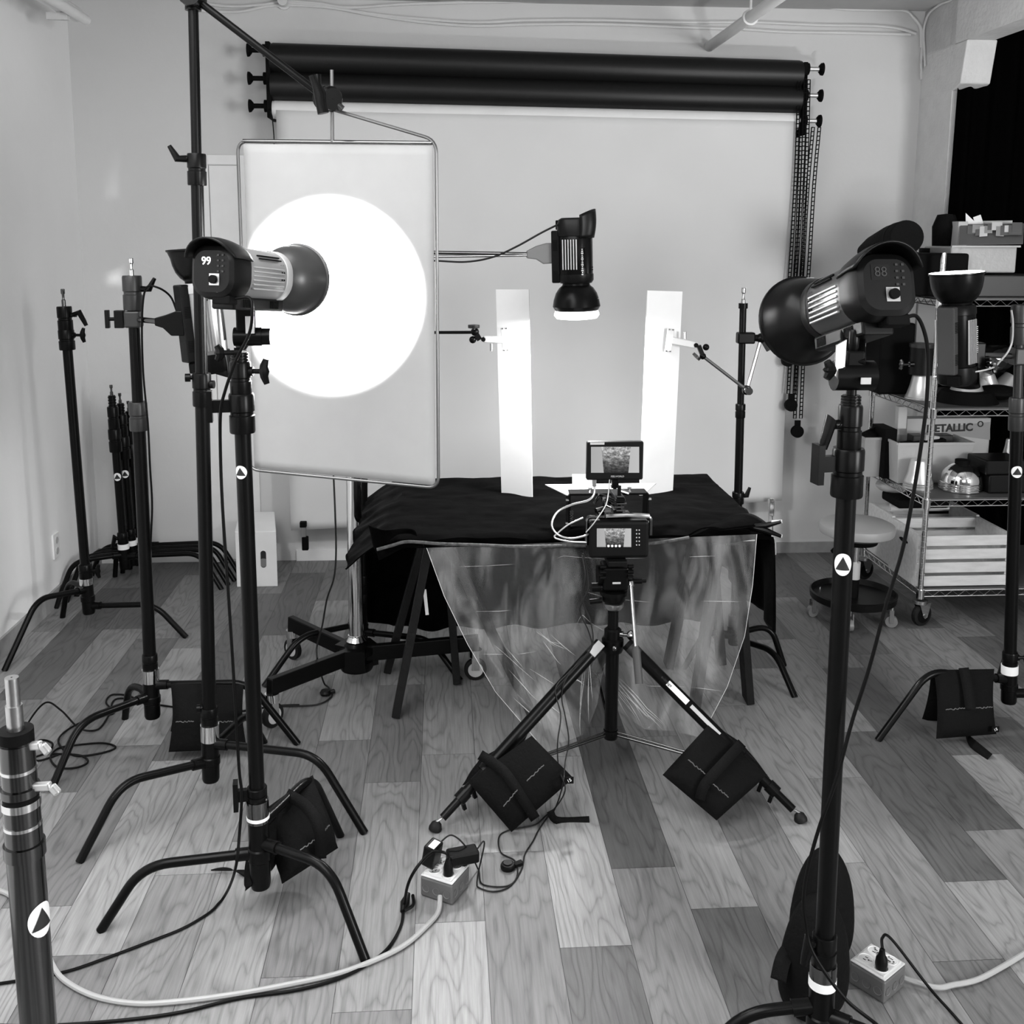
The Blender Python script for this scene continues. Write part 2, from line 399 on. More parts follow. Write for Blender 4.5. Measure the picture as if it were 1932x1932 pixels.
# ------------------------------------------------------------------ fixtures on walls and ceiling
def floor_to(p): return Vector((p.x, p.y, 0))
def simple(name, b, m, label, cat, group=None, **k):
    return tag(b.build(name, m, **k), label, cat, group)
conds = [
 ('highest thin painted wall cable, running just under the ceiling to the column', [(250,-25),(330,-5),(390,7),(440,12),(500,8),(540,2),(600,6),(660,14),(760,8),(900,4),(1100,2),(1300,2),(1440,5),(1520,8),(1590,17),(1650,19),(1705,20),(1722,32),(1736,52),(1738,90)]),
 ('second thin painted wall cable from the top, sagging in long waves', [(540,4),(600,10),(700,26),(800,36),(900,42),(1000,38),(1130,38),(1280,42),(1420,42),(1540,47),(1650,49),(1700,55),(1728,64)]),
 ('lowest thin painted wall cable, ending in a loose tip beside the corner', [(380,20),(450,22),(520,10),(620,14),(700,28),(800,42),(900,49),(1000,46),(1150,46),(1300,52),(1400,55),(1480,60),(1600,62),(1718,65)]),
 ('vertical painted cable dropping down the wall corner and round the column bracket', [(1722,32),(1737,52),(1740,80),(1738,120),(1738,150)])]
for lb, pts in conds:
    simple('wall_cable', MB().tube(smooth_path([D(x, y, WB-.012) for x, y in pts], 6), .008, 8), M_pipe, lb, 'cable')
def XP(px, py, X):
    d = ray(px, py); return CP+d*((X-CP.x)/d.x)
bk = MB().tube(smooth_path([XP(x, y, WR-.009) for x, y in ((1800, -8), (1794, 0), (1772, 9.6), (1752, 27), (1743, 55), (1744, 96), (1745, 126))], 6), .006, 8)
simple('wall_cable', bk, M_pipe, 'thin painted cable curving up the face of the beam near the corner', 'cable')
pa = D(1338, 88, WB); pz = pa.z
t = thing('sprinkler_pipe', 'white ceiling pipe running from the back wall out over the camera', 'pipe', (pa.x, 4.0, pz))
MB().cyl((pa.x, WB, pz), (pa.x, 1.8, pz), .026, n=18).build('pipe', M_pipe, t)
MB().lathe([(.027, 0), (.036, .002), (.036, .022), (.027, .024)], (pa.x, 4.72, pz), (0, 1, 0)).build('pipe_clip', M_pipe, t)
MB().cyl((pa.x, 4.73, pz), (pa.x, 4.73, CZ), .006).build('hanger_rod', M_pipe, t)
pb = D(536, 6, WB); t = thing('pipe_elbow', 'short white pipe stub with flange high on the back wall', 'pipe', (pb.x, WB, pb.z))
MB().cyl((pb.x, WB, pb.z), (pb.x, WB-.06, pb.z), .024).build('stub', M_pipe, t)
MB().cyl((pb.x, WB, pb.z), (pb.x, WB-.012, pb.z), .034).build('flange', M_pipe, t)
# tube light batten along left wall
q = D(152, 40, 5.0); t = thing('tube_light', 'long white tube light fitting under the ceiling above the left wall', 'ceiling light', (q.x, 3.2, q.z))
q.x = max(q.x, WL+.09)
MB().tube([(q.x-.02, 5.0, q.z+.03), (q.x-.02, 1.2, q.z+.03)], .035, 14).build('tube', M_white, t)
MB().tube([(q.x+.035, 4.97, q.z+.0), (q.x+.035, 1.2, q.z+.0)], .022, 12).build('tube', M_white, t)
MB().box((q.x-.03, 4.80, q.z-.02), (.09, .03, .03)).build('bracket', M_pipe, t)
MB().cyl((q.x, 4.6, q.z+.03), (q.x, 4.6, CZ), .008).build('hanger_rod', M_pipe, t)
# wall outlet
q = D(104, 1029, 1); s = (WL)/q.x; d = (q-CP); tt = (WL-CP.x)/d.x; oc = CP+d*tt
t = thing('wall_outlet', 'white double power outlet low on the left wall', 'outlet', (WL, oc.y, oc.z))
MB().box((WL+.004, oc.y, oc.z), (.008, .075, .12)).build('cover_plate', M_white, t, bevel=.002)
for dz_ in (-.026, .026): MB().cyl((WL+.007, oc.y, oc.z+dz_), (WL+.011, oc.y, oc.z+dz_), .017).build('socket', M_lplastic, t)

# black curtain in the alcove
def curt(u, v):
    x = 2.545+u*1.6; z = 2.90-2.86*v
    y = 5.066 + .016*math.sin(u*2*PI*17+math.sin(u*23)*1.6) + .007*math.sin(u*61+v*1.5) + .01*(v-.5)*math.sin(u*19)
    return Vector((x-.02*v*(1-u), y, z))
simple('curtain', MB().grid(curt, 300, 14), M_curt, 'floor-length black velvet curtain hanging behind the wire shelving', 'curtain', solid=.003)

# ------------------------------------------------------------------ backdrop paper rolls
def RL(x, y, Y=WB-.16): return D(x, y, Y)
xl = RL(516, 120).x; xr = RL(1504, 160).x
rolls = [((110, 142), .0728, M_rollk, 'topmost black roll of backdrop paper on the wall rack', .0), ((163, 189), .0718, M_rollk, 'second black roll of backdrop paper, between the other black roll and the white one', 0), ((207, 229), .045, M_rollw, 'white roll of backdrop paper, lowest on the wall rack', 0)]
YR = WB-.16
# rack brackets
zt = RL(500, 92).z
for nm, x_, lb in (('backdrop_bracket', xl-.02, 'black wall bracket with three arms at the left ends of the paper rolls'), ('backdrop_bracket', xr+.025, 'black wall bracket with three arms at the right ends of the paper rolls')):
    left = x_ < 0
    t = thing(nm, lb, 'bracket', (x_, WB-.08, 2.2))
    MB().box((x_, WB-.11, (RL(500, 90).z+RL(500, 215).z)/2-(0 if left else .055)), (.022, .20, .36)).build('side_plate', M_matte, t, bevel=.003)
    for k, (yl, yr_) in enumerate(((95, 130), (148, 180), (200, 228))):
        z = RL(497, yl).z if left else RL(1512, yr_).z; sgn = -1 if left else 1
        MB().cyl((x_, YR, z), (x_+sgn*.03, YR, z), .03).build('hub', M_matte, t)
        MB().cyl((x_+sgn*.03, YR, z), (x_+sgn*.085, YR, z), .012).build('shaft', M_matte if left else M_silver, t)
        MB().lathe([(.001, 0), (.016, 0), (.030, .012), (.032, .022), (.001, .024)], (x_+sgn*.083, YR, z), (sgn, 0, 0)).build('knob', M_matte, t)
for (yy, r, m, lb, _) in rolls:
    zl = RL(516, yy[0]).z; zr = RL(1504, yy[1]).z
    a = Vector((xl, YR, zl)); c = Vector((xr, YR, zr))
    tt = thing('paper_roll', lb, 'paper roll', (0, YR, zl))
    bb = MB(); bb.lathe([(r, 0), (r, (c-a).length)], a, c-a, 40); bb.build('rolled_paper', m, tt)
    bb = MB(); bb.cyl(a-(c-a).normalized()*.012, c+(c-a).normalized()*.012, r*.96, n=32); bb.build('core', m, tt)
    if r < .06:
        # sheet hanging from the white roll
        B = [(549, 1001), (1477, 946)]
        pl = D(549, 1001, WB-.15); pr = D(1477, 946, WB-.15)
        def sheet(u, v):
            top = Vector((xl+.012, YR-r*.98, zl)).lerp(Vector((xr-.012, YR-r*.98, zr)), u)
            bot = pl.lerp(pr, u); bot.z += -.03*math.sin(PI*u)*0
            p = top.lerp(bot, v)
            p.y += .018*math.sin(u*5+v*3)*v + .012*noise.noise(Vector((u*3, v*3, 0)))*min(1, v*4) + (.05*max(0, v-.93)/.07 if False else 0)
            return p
        MB().grid(sheet, 40, 50).build('hanging_sheet', M_paper, tt, solid=.0012)
# drive chains
def chain(pts, label, wt):
    P = smooth_path(pts, 4); L = [0]
    for i in range(1, len(P)): L.append(L[-1]+(P[i]-P[i-1]).length)
    def at(s):
        for i in range(1, len(P)):
            if L[i] >= s: t_ = (s-L[i-1])/max(1e-6, L[i]-L[i-1]); return P[i-1].lerp(P[i], t_)
        return P[-1]
    t = thing('drive_chain', label, 'chain', pts[0])
    n = int(L[-1]/.022); bb = MB()
    for side in (-.0165, .0165):
        for i in range(n):
            c = at((i+.5)*.022) + Vector((side, 0, 0)); e = (at(i*.022+.018)-at(i*.022)).normalized()
            hw, hh, rr = .0075, .0100, .0033; ang = 0
            ring = [c+Vector((hw*sx_, 0, 0))+e*hh*sz_ for sx_, sz_ in ((-1, -1), (1, -1), (1, 1), (-1, 1), (-1, -1))]
            bb.tube(ring, rr, 5, cap=False)
    bb.build('chain_links', M_matte, t)
    e = P[-1]
    MB().box(e+Vector((0, 0, -.012)), (.03, .012, .035)).build('weight_clip', M_matte, t)
    MB().cyl(e+Vector((0, .012, -.055)), e+Vector((0, -.012, -.055)), .033, n=24).build('weight', M_matte, t)
YC = WB-.2
chain([D(1520, 150, YC), D(1516, 300, YC), D(1508, 480, YC), D(1500, 620, YC), D(1493, 745, YC)], 'shorter black drive chain with round weight beside the paper sheet', 0)
chain([D(1540, 240, YC+.04), D(1530, 350, YC+.04), D(1522, 480, YC+.04), D(1512, 640, YC+.04), D(1505, 795, YC+.04)], 'longer black drive chain whose round weight hangs lowest', 0)
chain([D(1514, 140, YC-.02), D(1509, 300, YC-.02), D(1500, 460, YC-.02), D(1490, 600, YC-.02), D(1487, 660, YC-.02)], 'black drive chain hanging closest to the edge of the white paper, behind the big lamp', 0)
# thin cord at the left bracket
simple('cord', MB().tube(smooth_path([Vector((xl-.02, WB-.2095, D(505, 206, WB-.21).z)), D(513, 218, YR-.075), D(515, 235, YR-.085), D(517, 262, YR-.085), D(517, 300, YR-.08)]), .0028, 6), M_cable, 'short thin black cord dangling under the left end of the paper rack', 'cord')

# clips on the paper's lower corners
p = D(572, 985, WB-.17); t = thing('spring_clamp', 'small black-handled clamp on the lower left corner of the paper', 'clamp', (p.x, p.y, p.z-.15))
MB().box(p+Vector((0, 0, -.012)), (.034, .03, .03)).build('jaw', M_matte, t, bevel=.003)
MB().box(p+Vector((.002, 0, -.055)), (.024, .02, .06)).build('bar', M_steel, t, bevel=.003)
MB().box(p+Vector((.008, 0, -.115)), (.034, .026, .075)).build('handle', M_matte, t, bevel=.005)
p = D(1455, 945, WB-.17); t = thing('wooden_clip', 'long pale wooden clip hanging on the lower right edge of the paper', 'clamp', (p.x, p.y, p.z-.3))
for dx in (-.007, .009): MB().bar(p+Vector((dx, 0, .01)), D(1458+dx*300, 1046, WB-.17), .014, .02).build('wooden_arm', M_wood, t)
MB().box(p+Vector((0, -.012, -.03)), (.026, .012, .10)).build('spring', M_chrome, t, bevel=.003)

# ------------------------------------------------------------------ light stands
def patch(cpt, ax, r, R, az, depth=.0007, shape='disc', sy=1.0):
    """decal wrapped on a round pole"""
    b = MB(); z = Vector(ax).normalized(); rr = r+depth
    fx = Vector((math.sin(az), -math.cos(az), 0)); fx = (fx-z*fx.dot(z)).normalized(); fy = z.cross(fx)
    def P(a, h): return Vector(cpt)+z*h*sy + (fx*math.cos(a/rr)+fy*math.sin(a/rr))*rr
    if shape == 'disc':
        n = 28; m = 8; vs = [P(0, 0)]; fs = []
        for j in range(1, m+1):
            for i in range(n):
                t_ = 2*PI*i/n; vs.append(P(R*j/m*math.cos(t_), R*j/m*math.sin(t_)))
        for i in range(n): fs.append((0, 1+i, 1+(i+1) % n))
        for j in range(m-1):
            for i in range(n): fs.append((1+j*n+i, 1+(j+1)*n+i, 1+(j+1)*n+(i+1) % n, 1+j*n+(i+1) % n))
        b.add(vs, fs)
    else:
        T = [(-R*.8, -R*.5), (R*.8, -R*.5), (0, R*.72)]; n = 8; vs = []; fs = []; ix = {}
        for i in range(n+1):
            for j in range(n+1-i):
                l0, l1 = i/n, j/n; l2 = 1-l0-l1; ix[i, j] = len(vs); vs.append(P(sum(l*q_[0] for l, q_ in zip((l0, l1, l2), T)), sum(l*q_[1] for l, q_ in zip((l0, l1, l2), T))))
        for i in range(n):
            for j in range(n-i):
                fs.append((ix[i, j], ix[i+1, j], ix[i, j+1]))
                if i+j < n-1: fs.append((ix[i+1, j], ix[i+1, j+1], ix[i, j+1]))
        b.add(vs, fs)
    return b
def tee_knob(b, p, d, L=.05, w=.045, up=(0, 0, 1), r=.006):
    d = Vector(d).normalized(); p = Vector(p); e = p+d*L; u = Vector(up); u = (u-d*u.dot(d)).normalized()
    b.cyl(p, e, r); b.cyl(p, p+d*L*.35, r*1.9)
    b.tube([e-u*w*.8+d*.006, e-u*w*.35, e, e+u*w*.35, e+u*w*.8+d*.006], [.007, .010, .013, .010, .007], 8)
def stand(label, base_px, top_px, segs, legs, knobs=(), stickers=(), group=None, hubm=None, Y=None, legr=.0125, name='light_stand', cat='light stand', zb=.08, hint_az=.1, bottom=None):
    B = F(base_px[0], base_px[1], zb) if bottom is None else Vector(bottom)
    T = D(top_px[0], top_px[1], B.y)
    def at(py):
        x = base_px[0]+(top_px[0]-base_px[0])*(py-base_px[1])/(top_px[1]-base_px[1])
        z = D(x, py, B.y).z; return B.lerp(T, (z-B.z)/(T.z-B.z))
    ax = (T-B).normalized()
    t = thing(name, label, cat, (B.x, B.y, 0), group)
    for s in segs:
        y0, y1, r, m, nm = s[:5]
        a, c = at(y0), at(y1); h = (c-a).length; bb = MB()
        if nm == 'spigot':
            bb.lathe([(.001, 0), (r, 0), (r, h*.35), (r*1.0, h*.35), (r*.62, h*.42), (r*.62, h*.68), (r, h*.74), (r, h*.97), (r*.8, h), (.001, h)], a, ax, 16)
        elif nm == 'collar':
            bb.lathe([(.001, 0), (r*.96, 0), (r, h*.04), (r, h*.44), (r*.9, h*.46), (r*.9, h*.53), (r, h*.56), (r, h*.95), (r*.94, h), (.001, h)], a, ax, 24)
        elif nm == 'ribbed_collar':
            pr = [(.001, 0)]
            for i in range(4): pr += [(r, h*(i+.05)/4), (r, h*(i+.6)/4), (r*.86, h*(i+.7)/4), (r*.86, h*(i+1)/4)]
            bb.lathe(pr+[(.001, h)], a, ax, 24)
        elif nm == 'hub':
            bb.lathe([(.001, 0), (r*.9, 0), (r, h*.06), (r, h*.40), (r*1.12, h*.42), (r*1.12, h*.58), (r, h*.6), (r, h), (.001, h)], a, ax, 24)
        else: bb.cyl(a, c, r, n=24)
        bb.build(nm, m, t)
    for kn in knobs:
        px, py, side, style = kn[:4]; c = at(py); rr = kn[4] if len(kn) > 4 else .028
        d = Vector((side, -.15, 0)).normalized(); bb = MB(); s0 = c+d*rr*.7; hh = D(px, py, B.y); L = max(.02, abs(hh.x-c.x)-rr*.7)
        if style == 'tee': tee_knob(bb, s0, d, L, .038)
        elif style == 'lever':
            bb.cyl(s0, s0+d*L*.5, .009); bb.tube([s0+d*L*.3, s0+d*L*.7+Vector((0, 0, .012)), s0+d*L+Vector((0, 0, -.025)), s0+d*L*1.15+Vector((0, 0, -.045))], [.011, .013, .010, .008], 10)
        elif style == 'leverup':
            bb.cyl(s0, s0+d*L*.4, .009); bb.tube([s0+d*L*.2, s0+d*L*.7, s0+d*L*1.1+Vector((0, 0, .035))], [.010, .011, .006], 10)
        elif style == 'tab': bb.bar(s0, s0+d*L, .016, .03); bb.bar(s0+d*L, s0+d*(L+.012), .03, .075)
        else: bb.cyl(s0, s0+d*L*.5, .006); bb.cyl(s0+d*L*.5, s0+d*L, .012)
        bb.build('knob', kn[5] if len(kn) > 5 else M_black, t)
    for lg in legs:
        apx, bpx, fpx = lg[:3]; fr_ = lg[3] if len(lg) > 3 else .72
        A = at(apx[1]) if len(apx) == 2 else Vector(apx); Ft = F(*fpx) if len(fpx) == 2 else Vector(fpx)
        h0 = Vector((A.x, A.y, 0)); m_ = h0.lerp(Ft, fr_)
        if len(bpx) == 2:
            bz = D(bpx[0], bpx[1], m_.y); Bn = Vector((bz.x, m_.y, bz.z))
        else: Bn = Vector(bpx)
        bb = MB(); bb.tube(round_path([A, Bn, Ft+Vector((0, 0, .0))], .07, 8), legr, 12)
        lo = bb.build('leg', M_black, t)
        k = A+(Bn-A).normalized()*.028; MB().cyl(A+(Bn-A).normalized()*.01, A+(Bn-A).normalized()*.06, legr*1.35, n=14).build('leg_socket', M_black, t)
    for (py, R, az, *sy) in stickers:
        c = at(py); rad = next(s[2] for s in segs if s[4] in ('riser', 'column') and min(s[0], s[1]) <= py <= max(s[0], s[1]))
        st = patch(c, ax, rad, R, az, sy=(sy[0] if sy else 1)).build('round_sticker', M_white, t, recalc=False)
        patch(c, ax, rad, R, az, depth=.0014, shape='tri', sy=(sy[0] if sy else 1)).build('triangle_mark', M_print, st, recalc=False)
    return t, at, B, ax
K = M_black
S1, at1, B1, a1 = stand('black C-stand nearest the left wall, bare spigot on top', (168, 1157), (118, 545),
 [(578, 545, .0085, M_dsteel, 'spigot'), (625, 578, .031, K, 'collar'), (660, 622, .033, K, 'collar'), (1068, 655, .0205, K, 'column'), (1090, 1064, .029, K, 'collar'), (1102, 1090, .030, M_chrome, 'ring'), (1157, 1100, .027, K, 'hub')],
 [((160, 1112), (70, 1130), (8, 1266), .62), ((170, 1143), (292, 1140), (352, 1203), .7), ((158, 1108), (128, 1096), (118, 1165), .8)],
 knobs=[(160, 594, 1, 'lever', .028), (158, 632, 1, 'tee', .028), (186, 1077, 1, 'tee', .02)])
S2, at2, B2, a2 = stand('black C-stand with chrome spigot, second from the left wall, sandbag on one leg', (288, 1353), (247, 487),
 [(522, 487, .0085, M_chrome, 'spigot'), (585, 520, .031, M_dgrey, 'collar'), (765, 585, .018, K, 'riser'), (812, 758, .030, M_dgrey, 'collar'), (1240, 808, .0215, K, 'column'), (1264, 1234, .026, K, 'collar'), (1286, 1262, .029, M_chrome, 'ring'), (1353, 1284, .027, K, 'hub')],
 [((280, 1312), (150, 1362), (96, 1492), .66), ((268, 1308), (243, 1290), (236, 1356), .8), ((300, 1292), (470, 1288), (562, 1404), .62)],
 knobs=[(292, 545, 1, 'leverup', .03)])
S3, at3, B3, a3 = stand('tallest black C-stand, its top out of sight, carrying the long boom arm', (398, 1472), (362, -90),
 [(348, -60, .0140, K, 'riser'), (20, 4, .022, K, 'ribbed_collar'), (350, 290, .0265, K, 'collar'), (710, 345, .0175, K, 'riser'), (766, 704, .0270, K, 'collar'), (1340, 760, .0205, K, 'column'), (1368, 1334, .0255, K, 'collar'), (1396, 1366, .028, M_chrome, 'ring'), (1472, 1394, .0265, K, 'hub')],
 [((390, 1436), (228, 1476), (150, 1627), .66), ((410, 1402), (598, 1424), (688, 1572), .62), ((395, 1412), (B3x := (-.60, 3.32, .17)), (-.56, 3.46, 0))] if False else
 [((390, 1436), (228, 1476), (150, 1627), .66), ((410, 1402), (598, 1424), (688, 1572), .62), ((395, 1412), (-.66, 3.28, .17), (-.63, 3.40, 0))],
 knobs=[(325, 300, -1, 'leverup', .024), (350, 712, -1, 'small', .024), (405, 725, 1, 'small', .024), (372, 1335, -1, 'small', .024)])
S4, at4, B4, a4 = stand('black C-stand in front left, under the lit silver lamp, round sticker on its column', (492, 1672), (451, 640),
 [(684, 640, .008, K, 'spigot'), (686, 664, .0215, K, 'ribbed_collar'), (748, 682, .0255, K, 'collar'), (816, 742, .0305, K, 'collar'), (1490, 810, .0195, K, 'column'), (1512, 1484, .0255, K, 'collar'), (1548, 1508, .0285, M_dsteel, 'ring'), (1543, 1537, .0292, M_wsteel, 'band'), (1672, 1546, .0265, K, 'hub')],
 [((482, 1608), (268, 1634), (190, 1756), .64), ((500, 1588), (622, 1634), (690, 1813), .60), ((500, 1560), (588, 1462), (642, 1577), .72)],
 knobs=[(500, 700, 1, 'tee', .026), (402, 765, -1, 'tab', .03), (450, 1497, -1, 'tab', .024)], stickers=[(888, .0165, -.30)])
S6, at6, B6, a6 = stand('tall black C-stand in front right, under the large unlit lamp, with oval sticker', (1545, 1990), (1612, 622),
 [(752, 622, .0095, K, 'spigot'), (768, 745, .0185, K, 'ribbed_collar'), (850, 764, .0225, K, 'collar'), (936, 845, .0300, K, 'collar'), (1780, 930, .0187, K, 'column'), (1818, 1762, .0245, K, 'collar'), (1850, 1816, .0275, M_dsteel, 'ring'), (1858, 1842, .0280, M_wsteel, 'band'), (1990, 1856, .0260, K, 'hub')],
 [((1548, 1895), (1395, 1912), (1300, 2040), .55), ((1548, 1912), (.99, 1.66, .19), (1.07, 1.57, 0)), ((1548, 1880), D(1530, 1728, 2.12), D(1528, 1800, 2.2)*1.0)],
 knobs=[(1556, 800, -1, 'lever', .022), (1545, 873, -1, 'tab', .028), (1520, 1776, -1, 'lever', .022)], stickers=[(1060, .0175, -.40, 1.25)], zb=.08)
S7, at7, B7, a7 = stand('black C-stand at the right edge beside the wire shelving, sandbag on one leg', (1903, 1325), (1926, 560),
 [(650, 575, .030, M_dgrey, 'collar'), (755, 645, .016, M_dgrey, 'riser'), (812, 750, .0285, M_dgrey, 'collar'), (1235, 808, .0215, K, 'column'), (1262, 1230, .0265, K, 'collar'), (1270, 1254, .029, M_wsteel, 'ring'), (1325, 1264, .027, K, 'hub')],
 [((1900, 1282), (1752, 1266), (1656, 1397), .66), ((1900, 1308), (2.36, 3.28, .16), (2.46, 3.2, 0)), ((1900, 1295), (2.2, 3.66, .18), (2.24, 3.78, 0))],
 knobs=[(1935, 1240, 1, 'tee', .024)], stickers=[(888, .021, -.25)])
S9, at9, B9, a9 = stand('slim black light stand behind the right end of the table, holding the right reflector strip', (1385, 1215), (1403, 543),
 [(578, 543, .0085, M_steel, 'spigot'), (582, 572, .018, K, 'ring'), (768, 578, .0135, K, 'riser'), (788, 762, .020, K, 'collar'), (932, 785, .0165, K, 'riser'), (950, 928, .024, K, 'collar'), (1160, 945, .0175, K, 'column'), (1215, 1160, .026, K, 'hub')],
 [((1388, 1196), (1454, 1178), (1479, 1256), .62), ((1388, 1204), (1462, 1228), (1500, 1316), .62), ((1388, 1200), (1330, 1190), (1290, 1262), .7)],
 knobs=[(1412, 935, 1, 'leverup', .02)])
S11, at11, B11, a11 = stand('black C-stand hidden behind the chrome roller stand, holding the left reflector strip', (683, 1206), (690, 560),
 [(1090, 570, .0165, K, 'riser'), (1120, 1085, .022, K, 'collar'), (1160, 1118, .022, K, 'collar'), (1206, 1158, .024, K, 'hub')],
 [((680, 1176), (566, 1200), (498, 1296), .62), ((684, 1192), (812, 1206), (869, 1284), .62), ((682, 1184), (-.37, 4.40, .2), (-.40, 4.5, 0))])
# nest of C-stands in the corner
lab8 = ['foremost of the black C-stands nested in the back left corner, sticker on its column', 'second of the nested black C-stands in the back left corner', 'third of the nested black C-stands in the back left corner', 'rearmost of the nested black C-stands, closest to the corner']
for i in range(4):
    ox, oy = .028*i, .07*i*.9
    B = F(243, 1066, .08); b0 = Vector((B.x+.020*i, B.y-.06+.062*i, .08))
    def pj(p):
        d = p-CP; z = d.dot(AF); return 966+FPX*d.dot(AR)/z, PY-FPX*d.dot(AU)/z
    bp_ = pj(b0); hk = .05*i; top = Vector((b0.x-.02, b0.y, 1.02-hk)); tp = pj(top)
    yy = lambda z: pj(Vector((b0.x, b0.y, z)))[1]
    C_ = Vector((b0.x, b0.y, 0))
    stand(lab8[i], bp_, tp, [(yy(.965-hk), yy(1.02-hk), .008, M_dsteel, 'spigot'), (yy(.91-hk), yy(.968-hk), .019, K, 'ribbed_collar'), (yy(.80-hk), yy(.912-hk), .027, K, 'collar'), (yy(.685-hk), yy(.80-hk), .031, K, 'collar'), (yy(.265), yy(.69-hk), .020, K, 'column'), (yy(.21), yy(.27), .026, K, 'collar'), (yy(.185), yy(.212), .028, M_wsteel, 'ring'), (yy(.08), yy(.187), .026, K, 'hub')],
      [(C_+Vector((0, 0, .155)), C_+Vector((-.20, -.15+.02*i, .17)), C_+Vector((-.225+.0*i, -.34+.02*i, 0))), (C_+Vector((0, 0, .145)), C_+Vector((.38, -.03, .165)), C_+Vector((.50, -.11, 0))), (C_+Vector((0, 0, .13)), C_+Vector((-.07, .10, .15)), C_+Vector((-.09, .115, 0)))] ,
      knobs=[(pj(Vector((b0.x-.05, b0.y, .24)))[0], yy(.24), -1, 'lever', .02)] if i == 0 else (), bottom=b0, stickers=[(yy(.56), .02, .1)] if i in (0, 1) else ())
# silver combo stand, lower left, close to the camera
Y5 = 1.1
t5 = thing('combo_stand', 'thick chrome light stand close to the camera at the lower left edge', 'light stand', (D(72, 1932, Y5).x, Y5, 0))
bt5 = D(22, 1280, Y5); lo5 = D(73, 1940, Y5); dirv = (bt5-lo5).normalized(); g5 = lo5 + dirv*(-(lo5.z)/dirv.z)
def a5(py):
    x = 22+(73-22)*(py-1280)/(660); z = D(x, py, Y5).z; return lo5 + dirv*((z-lo5.z)/dirv.z)
def ring5(y0, y1, r, m, nm='riser', prof=None):
    a, c = a5(y1), a5(y0); h = (c-a).length
    MB().lathe(prof or [(.001, 0), (r, 0), (r, h), (.001, h)], a, dirv, 32).build(nm, m, t5)
ring5(1278, 1340, .0072, M_steel, 'spigot'); ring5(1330, 1385, .0088, M_steel, 'spigot'); ring5(1376, 1400, .0185, M_matte, 'ring')
ring5(1396, 1450, .0185, M_dchrome, 'collar'); ring5(1446, 1452, .0192, M_chrome, 'ring'); ring5(1452, 1484, .0185, M_dchrome, 'collar'); ring5(1482, 1496, .0210, M_dchrome, 'ring'); ring5(1496, 1508, .0190, M_matte, 'ring')
ring5(1506, 1520, .0208, M_chrome, 'ring'); ring5(1518, 1552, .0195, M_dchrome, 'collar'); ring5(1550, 1556, .0205, M_chrome, 'ring'); ring5(1556, 1592, .0200, M_dchrome, 'collar'); ring5(1588, 1612, .0222, M_dchrome, 'ring')
MB().cyl(Vector((g5.x, g5.y, .04)), a5(1600), .0200, n=40).build('column', M_dchrome, t5)
for py, L in ((1405, .02), (1482, .030)):
    c = a5(py); e = c+Vector((.016, -.004, 0)); L *= .7; MB().bar(e, e+Vector((L, -.004, .003)), .008, .009).bar(e+Vector((L, -.004, .003)), e+Vector((L+.008, -.006, -.006)), .007, .009).build('knob', M_silver, t5, bevel=.002)
st = patch(a5(1725), dirv, .0200, .0165, 1.05, sy=1.25).build('round_sticker', M_white, t5, recalc=False); patch(a5(1725), dirv, .0200, .0165, 1.05, depth=.0014, shape='tri', sy=1.25).build('triangle_mark', M_print, st, recalc=False)
for k in range(3):
    a = PI/2+2*PI*k/3+.5; f_ = Vector((g5.x+.42*math.cos(a), g5.y+.42*math.sin(a), .012)); u_ = Vector((g5.x, g5.y, .42))
    MB().bar(u_, f_, .014, .03).build('leg', M_dchrome, t5)
    MB().bar(Vector((g5.x, g5.y, .12)), u_.lerp(f_, .6), .01, .018).build('brace', M_dchrome, t5)

# ------------------------------------------------------------------ chrome roller stand
hc = Vector((-.345, 3.86, 0))
t = thing('roller_stand', 'chrome roller stand with three black castored arms, left of the table', 'light stand', hc)
top = D(661, 470, 3.86); low = Vector((hc.x, hc.y, .17))
MB().cyl(low, Vector((low.x+.0, low.y, 1.12)).lerp(Vector((top.x, top.y, 1.12)), .35), .0285, n=32).build('column', M_chrome, t)
t12 = Vector((low.x, low.y, 1.12)).lerp(Vector((top.x, top.y, 1.12)), .35)
MB().lathe([(.001, 0), (.036, 0), (.036, .07), (.001, .07)], t12-Vector((0, 0, .03)), (0, 0, 1)).build('collar', M_black, t)
MB().cyl(t12, top, .020, n=24).build('riser', M_chrome, t)
MB().lathe([(.001, 0), (.03, 0), (.04, .012), (.03, .03), (.032, .034), (.001, .034)], low, (0, 0, 1)).build('ring', M_chrome, t)
bb = MB(); bb.lathe([(.001, .0), (.062, .0), (.066, .01), (.066, .035), (.045, .04), (.045, .06), (.066, .062), (.066, .085), (.05, .095), (.038, .11), (.001, .11)], Vector((hc.x, hc.y, .065)), (0, 0, 1), 24)
for k_ in range(3):
    a_ = 2*PI*k_/3+.5; bb.boxf(Vector((hc.x+.05*math.cos(a_), hc.y+.05*math.sin(a_), .12)), (.05, .08, .085), (Vector((math.cos(a_), math.sin(a_), 0)), Vector((-math.sin(a_), math.cos(a_), 0)), Vector((0, 0, 1))))
bb.build('hub', M_black, t)
